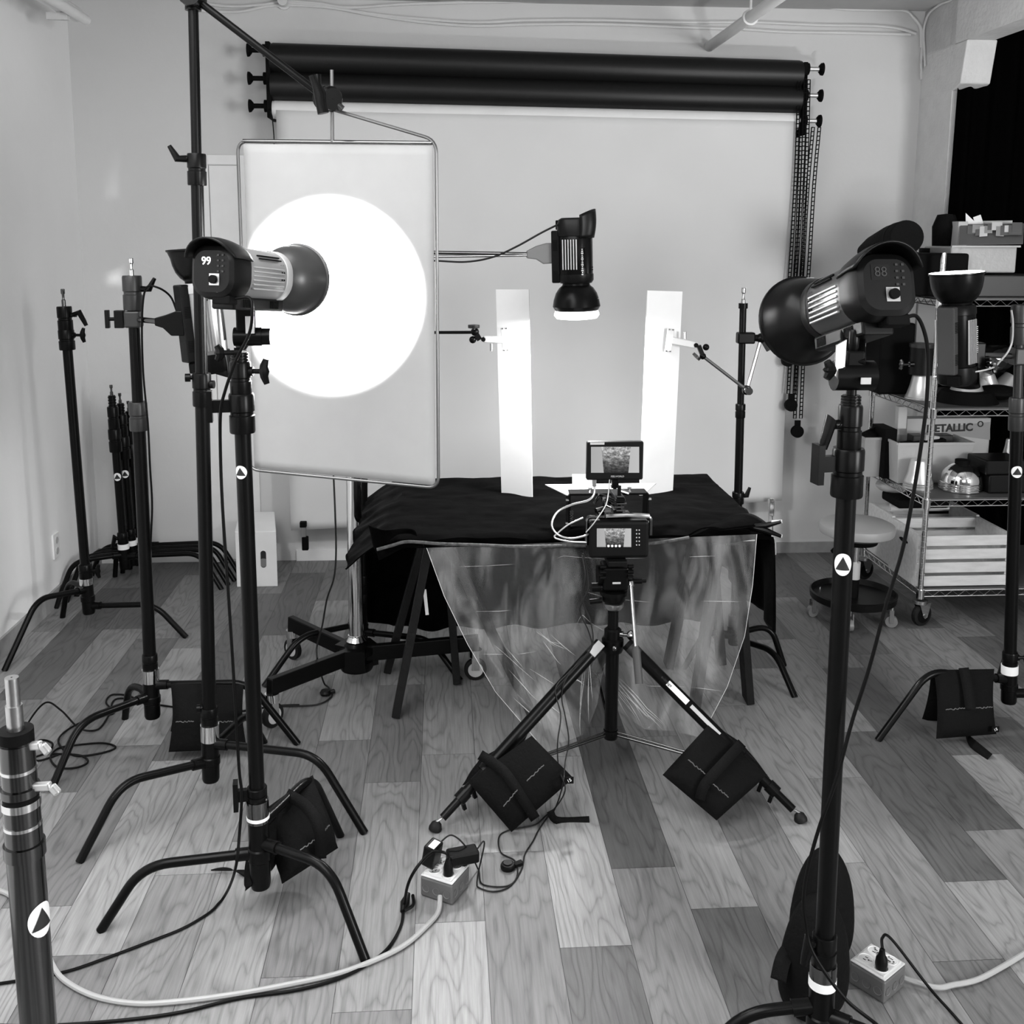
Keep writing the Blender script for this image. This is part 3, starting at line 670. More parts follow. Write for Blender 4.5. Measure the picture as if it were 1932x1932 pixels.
for k, (e, cst) in enumerate((((553, 1192), (553, 1243)), ((517, 1303), (515, 1371)), ((905, 1232), (897, 1282)))):
    cf = F(*cst); A = Vector((hc.x, hc.y, .125)); E_ = Vector((cf.x, cf.y, .155)); d = (E_-A); d.z = 0
    E_ = A + (E_-A)*1.03
    bx = MB(); bx.bar(A+(E_-A)*.08, E_, .030, .062); bx.build('arm', M_black, t, bevel=.004)
    side = Vector((d.y, -d.x, 0)).normalized()
    w_ = Vector((cf.x, cf.y, .045)); cs = MB(); cs.lathe([(.001, -.011), (.030, -.011), (.044, -.010), (.045, -.006), (.045, .006), (.044, .010), (.030, .011), (.001, .011)], w_, side, 28)
    wh = cs.build('caster', M_rubber, t)
    MB().cyl(w_-side*.0125, w_+side*.0125, .030, n=20).build('wheel_hub', M_lplastic, wh)
    fk = MB()
    for s_ in (-1, 1): fk.bar(w_+side*s_*.017, Vector((cf.x, cf.y, .105))+side*s_*.015, .004, .03, hint=d)
    fk.cyl((cf.x, cf.y, .098), (cf.x, cf.y, .128), .026); fk.build('caster_fork', M_chrome, wh)
# ------------------------------------------------------------------ studio lamps
def rr_ring(w, h, rad, n=8):
    out = []
    for cx, cy, a0 in ((w-rad, h-rad, 0), (-w+rad, h-rad, PI/2), (-w+rad, -h+rad, PI), (w-rad, -h+rad, 3*PI/2)):
        for i in range(n+1): a = a0+PI/2*i/n; out.append((cx+rad*math.cos(a), cy+rad*math.sin(a)))
    return out
def loft(rings, closed=True):
    b = MB(); n = len(rings[0]); b.add([p for r in rings for p in r], [(j*n+i, j*n+(i+1) % n, (j+1)*n+(i+1) % n, (j+1)*n+i) for j in range(len(rings)-1) for i in range(n)], True)
    if closed: b.add(rings[0], [tuple(range(n))], False); b.add(rings[-1], [tuple(range(n))], False)
    return b
def lamp(label, back, rim, hood, body_m, side_m, digits=None, glow=0, diffuser=False, bowl_m=None, R=.089, digm=None, side=1, spine_m=None, brand=0):
    back, rim = Vector(back), Vector(rim); ax = (rim-back).normalized(); L = (rim-back).length
    x, y, z = frame(ax, hood)       # x towards the hood side
    t = thing('studio_lamp', label, 'studio lamp', back.lerp(rim, .35))
    P = lambda a, b_, c: back + x*a + y*b_ + z*c
    bl = L-.115
    rg = lambda w, h, r, c, ox=0: [P(a+ox, b_, c) for a, b_ in rr_ring(w, h, r)]
    loft([rg(.058, .056, .05, .055), rg(.060, .058, .052, .06), rg(.060, .058, .052, bl-.012), rg(.052, .050, .046, bl)]).build('lamp_body', body_m, t)
    loft([rg(.0595, .0575, .052, bl-.03), rg(.062, .060, .054, bl-.028), rg(.062, .060, .054, bl-.006), rg(.056, .054, .05, bl+.004)]).build('front_ring', M_lplastic if body_m is M_lbody else side_m, t)
    loft([rg(.046, .046, .03, -.006), rg(.056, .055, .036, .000), rg(.0625, .061, .045, .018), rg(.0625, .061, .05, .058)]).build('back_cap', M_blackp, t)
    # hood: curved visor over the control panel
    hb = MB()
    def hd(u, v):
        a = (u-.5)*2.3; r = .0655+.006*v; zz = .066-(.066+.035*math.cos(a)*1.0)*v
        return P(r*math.cos(a)+.012*math.sin(PI*v)*math.cos(a)*.4, r*math.sin(a), zz)
    hb.grid(hd, 16, 8); hb.build('hood', M_blackp, t, solid=.004)
    # mounting spine on the side away from the hood
    bx = MB(); bx.boxf(P(-.068, 0, (bl+.02)/2+.01), (.030, .062, bl-.035), (x, y, z)); sp = bx.build('mount_spine', spine_m or side_m, t, bevel=.005)
    vb = MB()
    for zc in (.09, .20):
        if zc > bl-.02: continue
        for i in range(7):
            for s_ in (1, -1): vb.boxf(P(-.068, s_*.0315, zc+(i-3)*.0055), (.018, .001, .003), (x, y, z))
    vb.build('vent_slots', M_matte, sp)
    # long cooling ribs on both flanks
    for s_ in (1, -1):
        rb = MB()
        for i in range(6): rb.boxf(P(-.034+i*.0098, s_*.0585, (.065+bl-.04)/2), (.0042, .006, bl-.115), (x, y, z))
        rb.build('cooling_ribs', M_silver, t, bevel=.0012)
        lr = MB(); lr.boxf(P(.036, s_*.053, (.09+bl-.04)/2), (.003, .004, bl-.15), (x, y, z)); lr.boxf(P(.043, s_*.047, (.09+bl-.04)/2), (.003, .004, bl-.15), (x, y, z)); lr.build('groove', M_matte, t)
        if brand:
            tb = MB()
            for i in range(14): tb.boxf(P(-.001+.036, s_*.0545, .105+i*.0068), (.0055+.002*((i*7) % 3-1), .002, .0036), (x, y, z))
            tb.build('side_lettering', M_white, t)
    nz = Vector((0, 0, 0))
    # vent holes round the nose
    vh = MB()
    for i in range(22):
        a = 2*PI*i/22
        for k in range(2): vh.boxf(P(.0605*math.cos(a)*.985, .0585*math.sin(a)*.985, bl-.042-k*.009), (.004, .0045, .004), (x, y, z))
    vh.build('vent_holes', M_matte, t)
    # control panel
    bp_ = -.0065
    if digits:
        dg = text('digits', digits, .025, P(.022, -.013, bp_-.0012), y, x, digm or M_digoff, t, bold=0)
        if digm is M_digoff: MB().boxf(P(.022, -.013, bp_+.0002), (.028, .036, .001), (x, y, z)).build('display_frame', mat('dark_display', .008, .3, 0, .2), t)
        kp = MB(); kp.boxf(P(-.018, .016*(-1)*side*.5, bp_-.0006), (.026, .026, .0015), (x, y, z)); pl_ = kp.build('knob_plate', M_lbody if digm is M_digoff else M_silver, t, bevel=.0004)
        kc = P(-.018, -.008*side, bp_-.001); MB().cyl(kc, kc-z*.008, .0095, n=20).build('dial', M_matte, t)
        bt = MB()
        for i in range(4):
            for j in range(2): bt.boxf(P(.036-.012*i, -(.018+.012*j)*side, bp_-.0006), (.004, .005, .0016), (x, y, z))
        bt.build('buttons', M_dgrey, t)
    # power inlet block below the panel
    MB().boxf(P(-.062, -.02*side, .018), (.02, .045, .034), (x, y, z)).build('power_inlet', M_matte, t, bevel=.003)
    # reflector bowl
    pr = [(.048, bl), (.050, bl+.012), (.062, bl+.022), (.074, bl+.040), (.082, bl+.064), (.086, bl+.088), (R-.001, L-.008), (R+.003, L-.006), (R+.003, L)]
    inn = [(R, L), (R-.003, L-.006), (.083, bl+.088), (.079, bl+.064), (.071, bl+.042), (.058, bl+.024), (.036, bl+.016), (.001, bl+.014)]
    if diffuser is False or True:
        MB().lathe(pr, back, ax, 48, hood).build('reflector_bowl', bowl_m or M_black, t)
        ib = MB().lathe(inn, back, ax, 48, hood).build('bowl_lining', M_glow2 if glow else M_refl, t)
        MB().lathe([(.001, bl+.055), (.012, bl+.052), (.016, bl+.035), (.016, bl+.016)], back, ax, 20, hood).build('flash_dome', M_glow if glow else M_card, t)
    MB().boxf(P(.05, 0, bl+.052) if False else back+x*.079+z*(bl+.062), (.004, .016, .006), (x, y, z)).build('vent_tab', M_silver, t)
    if diffuser:
        db = MB(); db.lathe([(R+.002, L-.012), (R+.006, L-.002), (R+.007, L+.004), (R-.002, L+.016), (.05, L+.019), (.001, L+.020)], back, ax, 48, hood)
        db.build('diffuser_sock', M_glow, t)
    return t, P, ax, L
upz = Vector((0, 0, 1))
# A : lit lamp pointing at the diffusion frame
bA, rA = D(402, 512, 2.33), D(562, 528, 2.655)
LA, PA, axA, _ = lamp('silver studio lamp with lit display reading 99, aimed at the white diffusion frame', bA, rA, upz, M_lbody, M_blackp, '99', digm=M_digit, side=-1, glow=0, bowl_m=mat('dark_grey_bowl', .05, .35, .3))
# B : hanging lamp over the table
bB, rB = D(1085, 414, 3.68), D(1088, 592, 3.68)
LB, PB, axB, _ = lamp('black studio lamp hanging head-down over the table with white diffuser sock', bB, rB, Vector((1, -.35, 0)), M_black, M_blackp, None, diffuser=True, R=.075, brand=1)
# C : big unlit lamp, front right
bC, rC = D(1672, 538, 1.79), D(1512, 606, 2.12)
LC, PC, axC, _ = lamp('large black unlit studio lamp tilted down left on the front right stand', bC, rC, upz, M_lampgrey, M_blackp, '88', digm=M_digoff, side=-1, R=.093)
# D : lamp facing up beside the shelf
bD, rD = D(1806, 722, 3.42), D(1805, 514, 3.42)
LD, PD, axD, _ = lamp('black studio lamp facing up before the wire shelving, bright bowl on top', bD, rD, Vector((1, .75, 0)), M_black, M_blackp, None, glow=1, R=.088, spine_m=M_charcoal, brand=1)
# E : lamp facing up on the second stand
bE, rE = D(398, 700, 3.40), D(371, 468, 3.40)
LE, PE, axE, _ = lamp('silver and black studio lamp facing up, half hidden behind the lamp reading 99', bE, rE, Vector((1, .7, 0)), M_lbody, M_blackp, None, R=.094)

def spot(name, loc, target, ang, energy, blend=.1, r=.02):
    l = bpy.data.lights.new(name, 'SPOT'); l.energy = energy; l.spot_size = ang; l.spot_blend = blend; l.shadow_soft_size = r
    o = bpy.data.objects.new(name, l); COL.objects.link(o); o.location = loc; o.rotation_euler = (Vector(target)-Vector(loc)).to_track_quat('-Z', 'Y').to_euler(); return o
def disk(name, loc, d, size, energy):
    l = bpy.data.lights.new(name, 'AREA'); l.shape = 'DISK'; l.size = size; l.energy = energy
    o = bpy.data.objects.new(name, l); COL.objects.link(o); o.location = loc; o.rotation_euler = Vector(d).to_track_quat('-Z', 'Y').to_euler(); return o
YF = 3.02
spot('lamp_beam', rA+axA*.004, D(634, 545, YF), math.radians(75), 330, .2, .012)
disk('hanging_lamp_light', rB+axB*.026, axB, .14, 12.5)
disk('upward_lamp_light', rD+axD*.004, axD, .15, 9)

def clampto(name, pts, r, m, parent): return MB().tube(pts, r, 10).build(name, m, parent)
def lamp_bracket(parent, a, b_, w=.03):
    bb = MB(); bb.bar(a, b_, w, w*.55); return bb.build('mount_bracket', M_black, parent, bevel=.004)
# bracket of A onto S4
s4t = at4(645)
bb = MB(); pm = PA(-.08, 0, .13); bb.bar(pm+Vector((0, 0, .02)), Vector((pm.x, pm.y, pm.z-.06)), .03, .045)
bb.cyl(Vector((pm.x-.03, pm.y, pm.z-.065)), Vector((pm.x+.035, pm.y, pm.z-.065)), .022)
bb.bar(Vector((pm.x, pm.y, pm.z-.06)), s4t+Vector((0, 0, -.01)), .024, .03)
bb.build('mount_bracket', M_black, LA, bevel=.004)
k = MB(); tee_knob(k, Vector((pm.x-.01, pm.y-.02, pm.z-.10)), (-1, -.2, 0), .05, .022); k.build('lock_knob', M_black, LA)
MB().cyl(Vector((pm.x+.03, pm.y, pm.z-.065)), Vector((pm.x+.055, pm.y, pm.z-.065)), .02).build('tilt_knob', M_black, LA)
MB().boxf(Vector((pm.x+.012, pm.y-.026, pm.z-.035)), (.02, .004, .04), ((Vector((1, 0, 0))), Vector((0, 1, 0)), upz)).build('scale_plate', M_lplastic, LA)
# bracket of C onto S6
s6t = at6(640); pm = PC(-.08, 0, .14)
bb = MB(); q = Vector((s6t.x, s6t.y, pm.z-.045)); bb.bar(pm+upz*.02, q, .045, .05); bb.cyl(q+Vector((-.035, 0, -.01)), q+Vector((.04, 0, -.01)), .028); bb.bar(q, s6t-upz*.02, .034, .034)
bb.build('mount_bracket', M_black, LC, bevel=.004)
MB().prism([(-.011, .035), (.008, .045), (.007, -.02), (-.003, -.03), (-.012, -.02)], q+Vector((-.030, -.02, .014)), (1, .1, 0), upz, (0, 1, 0), .004).build('scale_plate', M_lbody, LC)
MB().boxf(q+Vector((.012, -.036, -.015)), (.018, .004, .012), (Vector((1, 0, 0)), Vector((0, 1, 0)), upz)).build('scale_window', M_lplastic, LC)
k = MB(); tee_knob(k, Vector((s6t.x-.015, s6t.y-.01, s6t.z-.055)), (-1, -.2, 0), .035, .02); k.build('lock_knob', M_black, LC)
# E mounted to S2 with a short arm and clamp
c2 = at2(602); t = thing('grip_arm', 'short black grip arm between the second stand and the upward-facing lamp', 'clamp', c2)
bb = MB(); bb.box(c2, (.05, .055, .055)); bb.build('grip_head', M_dgrey, t, bevel=.006)
bb = MB(); bb.box(c2+Vector((-.045, 0, 0)), (.03, .03, .058)); bb.cyl(c2+Vector((-.06, 0, 0)), c2+Vector((-.085, 0, 0)), .006); bb.bar(c2+Vector((-.085, 0, -.03)), c2+Vector((-.085, 0, .03)), .016, .014); bb.build('knob', M_black, t, bevel=.002)
e2 = PE(-.085, 0, .17); MB().cyl(c2, Vector((e2.x-.06, e2.y, c2.z)), .0095).build('arm', M_dsteel, t)
MB().prism([(-.07, .012), (-.035, .022), (.0, .035), (.02, .035), (.02, -.045), (-.02, -.045), (-.045, -.02), (-.07, -.012)], Vector((e2.x-.005, e2.y, c2.z)), (1, 0, 0), upz, (0, 1, 0), .03).build('clamp_jaw', M_black, t, bevel=.003)
# D mounted to S7
c7 = at7(672); e7 = PD(.085, 0, .13); e7 = Vector((bD.x+.075, bD.y, c7.z-.0))
t = thing('grip_arm', 'black grip arm linking the right edge stand to the upward lamp beside the shelving', 'clamp', c7)
MB().box(c7, (.05, .05, .06)).build('grip_head', M_dgrey, t, bevel=.006); MB().cyl(c7, e7, .0095).build('arm', M_dsteel, t)
MB().box(e7+Vector((-.008, 0, 0)), (.035, .04, .09)).build('clamp_jaw', M_black, t, bevel=.004)
bb = MB(); tee_knob(bb, e7+Vector((.02, -.02, -.03)), (0, -1, 0), .04, .03); bb.build('knob', M_dsteel, t)

# ------------------------------------------------------------------ boom arm and diffusion frame
gh = D(612, 184, YF); bt = D(378, -8, YF)
t = thing('boom_arm', 'long black boom arm slanting down from the tallest stand to the diffusion frame', 'boom arm', at3(-4))
s3t = at3(-6)
MB().cyl(s3t+(s3t-gh).normalized()*.35, gh, .0105, n=16).build('arm', M_black, t)
MB().cyl(s3t+Vector((0, -.05, 0)), s3t+Vector((0, .03, 0)), .032).build('grip_head', M_black, t)
hd_ = D(619, 186, YF-.03); bb = MB(); ad = Vector((.55, -.8, -.15)).normalized()
bb.lathe([(.001, -.03), (.030, -.03), (.035, -.026), (.035, -.002), (.022, .0), (.022, .004), (.035, .006), (.035, .02), (.030, .026), (.001, .026)], hd_, ad, 28); bb.build('grip_head', M_black, t)
kb = MB(); c_ = D(601, 178, YF-.085); a_ = D(594, 142, YF-.085); e_ = D(610, 214, YF-.085)
kb.tube([a_, a_.lerp(c_, .5), c_+Vector((.004, 0, 0)), c_.lerp(e_, .5), e_], [.017, .013, .0165, .0145, .016], 14); kb.cyl(c_, hd_, .009); kb.build('handle', M_black, t)
bb = MB(); bb.cyl(D(637, 198, YF-.03), D(646, 206, YF-.03), .010); bb.build('bolt', M_dgrey, t)
# frame
YTL, YTR = YF+.085, YF-.075
TL, TR, BR_, BL_ = D(448, 266, YTL), D(823, 270, YTR), D(823, 921, YTR), D(463, 886, YTL)
BL_ = Vector((TL.x, TL.y, D(463, 886, YTL).z)); BR_ = Vector((TR.x, TR.y, BR_.z))
t = thing('diffusion_frame', 'white diffusion cloth on a thin metal frame with a bright round pool of light', 'diffusion frame', (TL+BR_)/2)
sp_ = D(627, 268, (YTL+YTR)/2); spt = D(626, 132, (YTL+YTR)/2); ob = D(800, 256, YTR+.01); jb = D(632, 208, YF)
fr_ = MB(); fr_.tube(round_path([TL+(TR-TL)*.5, TL, BL_, BR_, TR+Vector((0, 0, .008)), jb], .035, 6), .0048, 10)
fr_.build('frame', M_frame, t)
MB().cyl(TL+(TR-TL)*.03-upz*.0, TR-(TR-TL)*.02, .0058).build('top_bar', M_dsteel, t)
MB().cyl(sp_, spt, .0052).build('pin', M_frame, t)
def fab(u, v):
    p = (TL.lerp(TR, .03+.955*u)).lerp(BL_.lerp(BR_, .03+.955*u), .008+.985*v); n_ = Vector((-(TR-TL).y, (TR-TL).x, 0)).normalized()
    return p + n_*(.0025*noise.noise(Vector((u*3, v*4, 1))))
MB().grid(fab, 24, 36).build('diffusion_cloth', mat('white_diffusion_cloth', .36, .8, 0, .2), t, solid=.001)

# ------------------------------------------------------------------ boom to hanging lamp
t = thing('boom_arm', 'thin horizontal boom arm carrying the hanging lamp over the table', 'boom arm', top)
jb_ = D(1012, 480, 3.70)
MB().cyl(D(655, 474, 3.86), jb_, .0075).build('arm', M_dsteel, t)
MB().cyl(D(700, 486, 3.84), D(1000, 482, 3.70), .0045).build('arm', M_steel, t)
MB().box(D(661, 476, 3.86), (.05, .05, .06)).build('grip_head', M_black, t, bevel=.005)
pj_ = PB(-.085, 0, .16)
MB().prism([(-.09, .012), (-.055, .03), (-.02, .040), (.03, .042), (.035, -.03), (-.03, -.034), (-.055, -.018), (-.09, -.014)], Vector((pj_.x-.005, pj_.y, jb_.z)), (1, 0, 0), upz, (0, 1, 0), .035).build('clamp_jaw', M_red, t, bevel=.004)
def cable(label, pts, r=.004, m=M_cable, name='power_cable', n=8, cat='cable', grp=None):
    return simple(name, MB().tube([Vector((p.x, p.y, max(p.z, r+.0008))) for p in smooth_path(pts, n)], r, 8), m, label, cat, grp)
def fpts(P, r): return [F(x, y, r) for x, y in P]
cable('black cable sagging along the boom arm up to the hanging lamp', [D(1052, 424, 3.66), D(1020, 440, 3.66), D(975, 465, 3.68), D(930, 485, 3.71), D(880, 494, 3.75), D(820, 492, 3.80), D(720, 488, 3.86), D(668, 492, 3.84)], .0035, M_cabled)

# ------------------------------------------------------------------ reflector strips over the table
TZ = .75
def strip(label, q, thick=.005):
    c = [D(*q[0]), D(*q[1]), D(*q[2]), D(*q[3])]; n_ = (c[1]-c[0]).cross(c[3]-c[0]).normalized()
    b = MB(); b.add([p+n_*thick/2 for p in c]+[p-n_*thick/2 for p in c], [(0, 1, 2, 3), (7, 6, 5, 4), (0, 4, 5, 1), (1, 5, 6, 2), (2, 6, 7, 3), (3, 7, 4, 0)], False)
    return simple('reflector_card', b, M_card, label, 'reflector card')
YL_, YRr = 3.86, 3.86
strip('tall narrow white foam strip standing left of the camera on the black cloth', [(936, 546, 3.87), (998, 546, 3.81), (1005, 941, 3.81), (947, 948, 3.87)])
strip('tall narrow white foam strip standing right of the camera, leaning slightly right', [(1221, 548, 3.81), (1287, 550, 3.87), (1268, 944, 3.87), (1206, 941, 3.81)])
c0, c1 = D(1081, 898, 4.0), D(1118, 898, 4.0)
b = MB(); b.box((c0+c1)/2+Vector((0, 0, -.025)), (.085, .005, .065)); simple('reflector_card', b, M_card, 'small white card standing on the black cloth behind the monitor', 'reflector card')
def tclip(label, plate, body, yy, pin, arm):
    """flat-jawed spring clamp; plate/body given as px pairs"""
    t = thing('plate_clamp', label, 'clamp', D(body[1][0], body[1][1], yy))
    a, c = D(plate[0][0], plate[0][1], yy-.015), D(plate[1][0], plate[1][1], yy-.015)
    bb = MB(); bb.bar(a, c, .004, .030, hint=(0, 1, 0)) if False else None
    ax_ = (c-a).normalized(); xx, yy2, zz = frame(ax_, (0, -1, 0)); bb = MB(); bb.boxf((a+c)/2, (.004, .027, (c-a).length), (xx, yy2, zz)); bb.build('jaw_plate', M_lplastic, t, bevel=.0015)
    a2_, c2_ = D(body[0][0], body[0][1], yy-.015), D(body[1][0], body[1][1], yy-.01)
    bb = MB(); ax2 = (c2_-a2_).normalized(); X, Y_, Z_ = frame(ax2, (0, -1, 0)); bb.boxf((a2_+c2_)/2, (.016, .026, (c2_-a2_).length), (X, Y_, Z_)); bd = bb.build('body', M_lplastic, t, bevel=.004)
    MB().cyl(c2_-Y_*0+X*.004, c2_+X*.012, .0085).build('pivot', M_matte, t)
    rv = MB()
    for p in (a, c):
        for s_ in (-1, 1): rv.ball(p.lerp((a+c)/2, .08)+yy2*s_*.007+xx*.003, .003, 8)
    rv.build('rivets', M_dsteel, t)
    p0_ = D(pin[0][0], pin[0][1], yy-.01); p1_ = D(pin[1][0], pin[1][1], yy-.01); MB().cyl(p0_, p1_, .0055).build('pin', M_steel, t)
    return t
tclip('pale spring clamp gripping the left edge of the left foam strip', ((951, 618), (955, 662)), ((950, 641), (912, 640)), 3.84, ((927, 648), (927, 662)), None)
tclip('pale spring clamp gripping the right foam strip', ((1266, 620), (1260, 664)), ((1266, 642), (1312, 651)), 3.84, ((1292, 640), (1292, 626)), None)
# arm to left clip
t = thing('grip_arm', 'thin black arm reaching out from behind the diffusion frame to the left clamp', 'grip arm', at11(600))
A_ = at11(628); E_ = D(893, 627, 3.85); MB().cyl(A_, E_, .006).build('arm', M_black, t)
MB().box(A_, (.05, .05, .06)).build('grip_head', M_black, t, bevel=.005)
bb = MB(); bb.ball(D(896, 626, 3.83), .016, 12); bb.ball(D(892, 641, 3.83), .014, 12); bb.bar(D(896, 626, 3.83), D(905, 641, 3.83), .022, .02); bb.build('swivel', M_black, t)
MB().lathe([(.001, 0), (.021, 0), (.022, .004), (.022, .012), (.001, .014)], D(894, 619, 3.82), (0, 0, 1), 12).cyl(D(894, 622, 3.82), D(894, 618, 3.82), .006).build('knob', M_dgrey, t)
# articulated arm to right clip
c9 = at9(637); t = thing('articulated_arm', 'black two-section articulated arm bent below its knob, right of the table', 'grip arm', c9)
MB().box(c9+Vector((.01, -.01, 0)), (.07, .04, .045)).build('grip_head', M_black, t, bevel=.006)
kn_ = D(1436, 638, c9.y-.02); MB().cyl(c9, kn_, .014).ball(kn_, .02).build('swivel', M_black, t)
MB().bar(kn_, D(1450, 662, c9.y-.03), .012, .016).build('lever', M_dgrey, t, bevel=.003)
el = D(1409, 736, c9.y-.05); MB().cyl(kn_, el, .007).build('arm', M_steel, t)
e3 = D(1326, 672, 3.84); MB().cyl(el, e3, .0065).build('arm', M_steel, t)
MB().ball(el, .020, 14).cyl(el+Vector((0, -.02, 0)), el+Vector((0, -.034, 0)), .015).build('elbow', M_dsteel, t)
MB().ball(e3, .013, 12).ball(D(1332, 655, 3.84), .013, 12).bar(e3, D(1318, 652, 3.84), .016, .016).build('swivel', M_black, t)
MB().lathe([(.001, 0), (.018, 0), (.019, .010), (.001, .012)], D(1316, 671, 3.83), Vector((-.6, 0, -.6)), 12).build('knob', M_dgrey, t)
# ------------------------------------------------------------------ table: sawhorses, boards, cloth, plastic
def sawhorse(label, beam0, beam1, feet, tops):
    t = thing('sawhorse', label, 'sawhorse', ((beam0[0]+beam1[0])/2, (beam0[1]+beam1[1])/2, 0))
    MB().bar(beam0, beam1, .09, .04, hint=(0, 0, 1)).build('beam', M_woodd, t, bevel=.003)
    for f_, tp in zip(feet, tops):
        f_ = Vector(f_); tp = Vector(tp); MB().bar(f_+Vector((0, 0, .004)), tp, .07, .030, hint=(1, 0, 0)).build('leg', M_woodd, t, bevel=.003)
    return t
lh = sawhorse('dark wooden sawhorse with splayed legs under the left end of the table', (-.02, 3.42, .70), (-.02, 4.02, .70),
    [F(747, 1350), F(731, 1266), F(862, 1288), F(1002, 1346)], [(-.045, 3.60, .69), (-.045, 3.95, .69), (-.0, 3.90, .69), (0, 3.56, .69)])
tpst = MB(); p0_, p1_ = D(801, 1112, 3.62), D(806, 1160, 3.62)
MB().bar(p0_, p1_, .003, .012).build('tape_strip', M_card, lh)
rh = sawhorse('dark wooden sawhorse with splayed legs under the right end of the table', (1.04, 3.42, .70), (1.04, 4.02, .70),
    [F(1412, 1323), (1.15, 3.98, 0), (.92, 3.95, 0), (.93, 3.55, 0)], [(1.06, 3.55, .69), (1.06, 3.92, .69), (1.02, 3.90, .69), (1.02, 3.6, .69)])
b = MB().box((.465, 3.73, .733), (1.20, .80, .022)); simple('table_board', b, M_wood, 'pale wooden board lying on two sawhorses under the black cloth', 'table board', bevel=.002)
# cloth: a sheet over the board, overhanging differently on every side
Lx, Rx, Fy, By, CT = -.17, 1.10, 3.30, 4.14, .752
oL, oR, oF, oB = .17, .36, .03, .70
def cl(u, v):
    s = (Lx-oL) + (Rx-Lx+oL+oR)*u; q = (Fy-oF) + (By-Fy+oF+oB)*v
    dx = max(Lx-s, s-Rx, 0); dy = max(Fy-q, q-By, 0)
    x = min(max(s, Lx), Rx); y = min(max(q, Fy), By)
    sx_ = -1 if s < Lx else 1; sy_ = -1 if q < Fy else 1
    d = math.hypot(dx, dy) if dx and dy else dx+dy
    ss = .012*(1-math.exp(-d*30)) + (.05*d if d else 0)
    sgn_l = 1.0 if s > Rx else 0.6
    x += (sx_*(ss*(1 if s < Lx else .6)+.10*dx*(.9 if s < Lx else .1)) if dx else 0); y += sy_*(ss if dy else 0)
    z = CT+.006 - d*.97 + .012*(1-math.exp(-d*40))
    if s < Lx: z += dx*.35; x -= dx*.65         # left flap sticks out
    n1 = noise.noise(Vector((s*3.2, q*5.5, 0))); n2 = noise.noise(Vector((s*9, q*14, 3)))
    if d == 0: z += .016*abs(n1)+.007*abs(n2)+.002
    else:
        f_ = min(1, d*6)*.030*math.sin((s*1.0 if dy > dx else q)*26+2*n1)*min(1, d*3)
        if dy > dx: y += sy_*(.012+f_*.8)
        else: x += sx_*(.012+f_*.5)
        z += .012*n2
    return Vector((x, y, z))
cloth = simple('table_cloth', MB().grid(cl, 150, 110), M_velvet, 'wrinkled black velvet cloth spread over the table and hanging behind it', 'cloth', solid=.003)
# folded corner flap sticking out at front left
q4 = [D(694, 989, 3.34), D(780, 1006, 3.30), D(800, 1030, 3.27), D(716, 1054, 3.28)]
fb = MB(); fb.grid(lambda u, v: (q4[0].lerp(q4[1], u)).lerp(q4[3].lerp(q4[2], u), v)+Vector((0, -.03*math.sin(u*5+v*2), .008*math.sin(v*9))), 14, 10)
fb.build('corner_flap', M_velvet, cloth, solid=.004)
fb = MB(); fb.tube(smooth_path([D(711, 1037, 3.25), D(740, 1029, 3.25), D(770, 1022, 3.255), D(830, 1026, 3.25), D(900, 1028, 3.25), D(980, 1031, 3.25), D(1060, 1030, 3.245), D(1130, 1030, 3.245), D(1180, 1028, 3.245), D(1240, 1024, 3.245), D(1300, 1014, 3.25)]), .0055, 8)
fb.build('hem', mat('grey_fabric_edge', .07, .7, var=.5, vscale=60, bump=.5, bscale=120), cloth)
rf = [D(1300, 1012, 3.26), D(1345, 990, 3.30), D(1400, 966, 3.36), D(1458, 994, 3.30)]
fb = MB(); fb.grid(lambda u, v: (D(1290, 1016, 3.26).lerp(D(1360, 1000, 3.24), u)).lerp(D(1384, 972, 3.42).lerp(D(1450, 990, 3.30), u), v)+Vector((0, 0, .02*math.sin(PI*u))), 14, 10); fb.build('corner_flap', M_velvet, cloth, solid=.004)
# right edge spring clamp with silver tips
p = D(1436, 996, 3.28); t = thing('spring_clamp', 'black spring clamp with pale handle tips biting the right front table corner', 'clamp', p)
for y1, yo in ((986, 984), (1006, 1012)):
    MB().tube([p+Vector((-.03, .02, 0)), D(1446, (y1+996)/2, 3.27), D(1474, yo, 3.25)], [.008, .010, .006], 8).build('handle', M_black, t)
    MB().cyl(D(1456, (y1+yo)/2, 3.265), D(1476, yo, 3.25), .0065).build('handle_tip', M_lplastic, t)
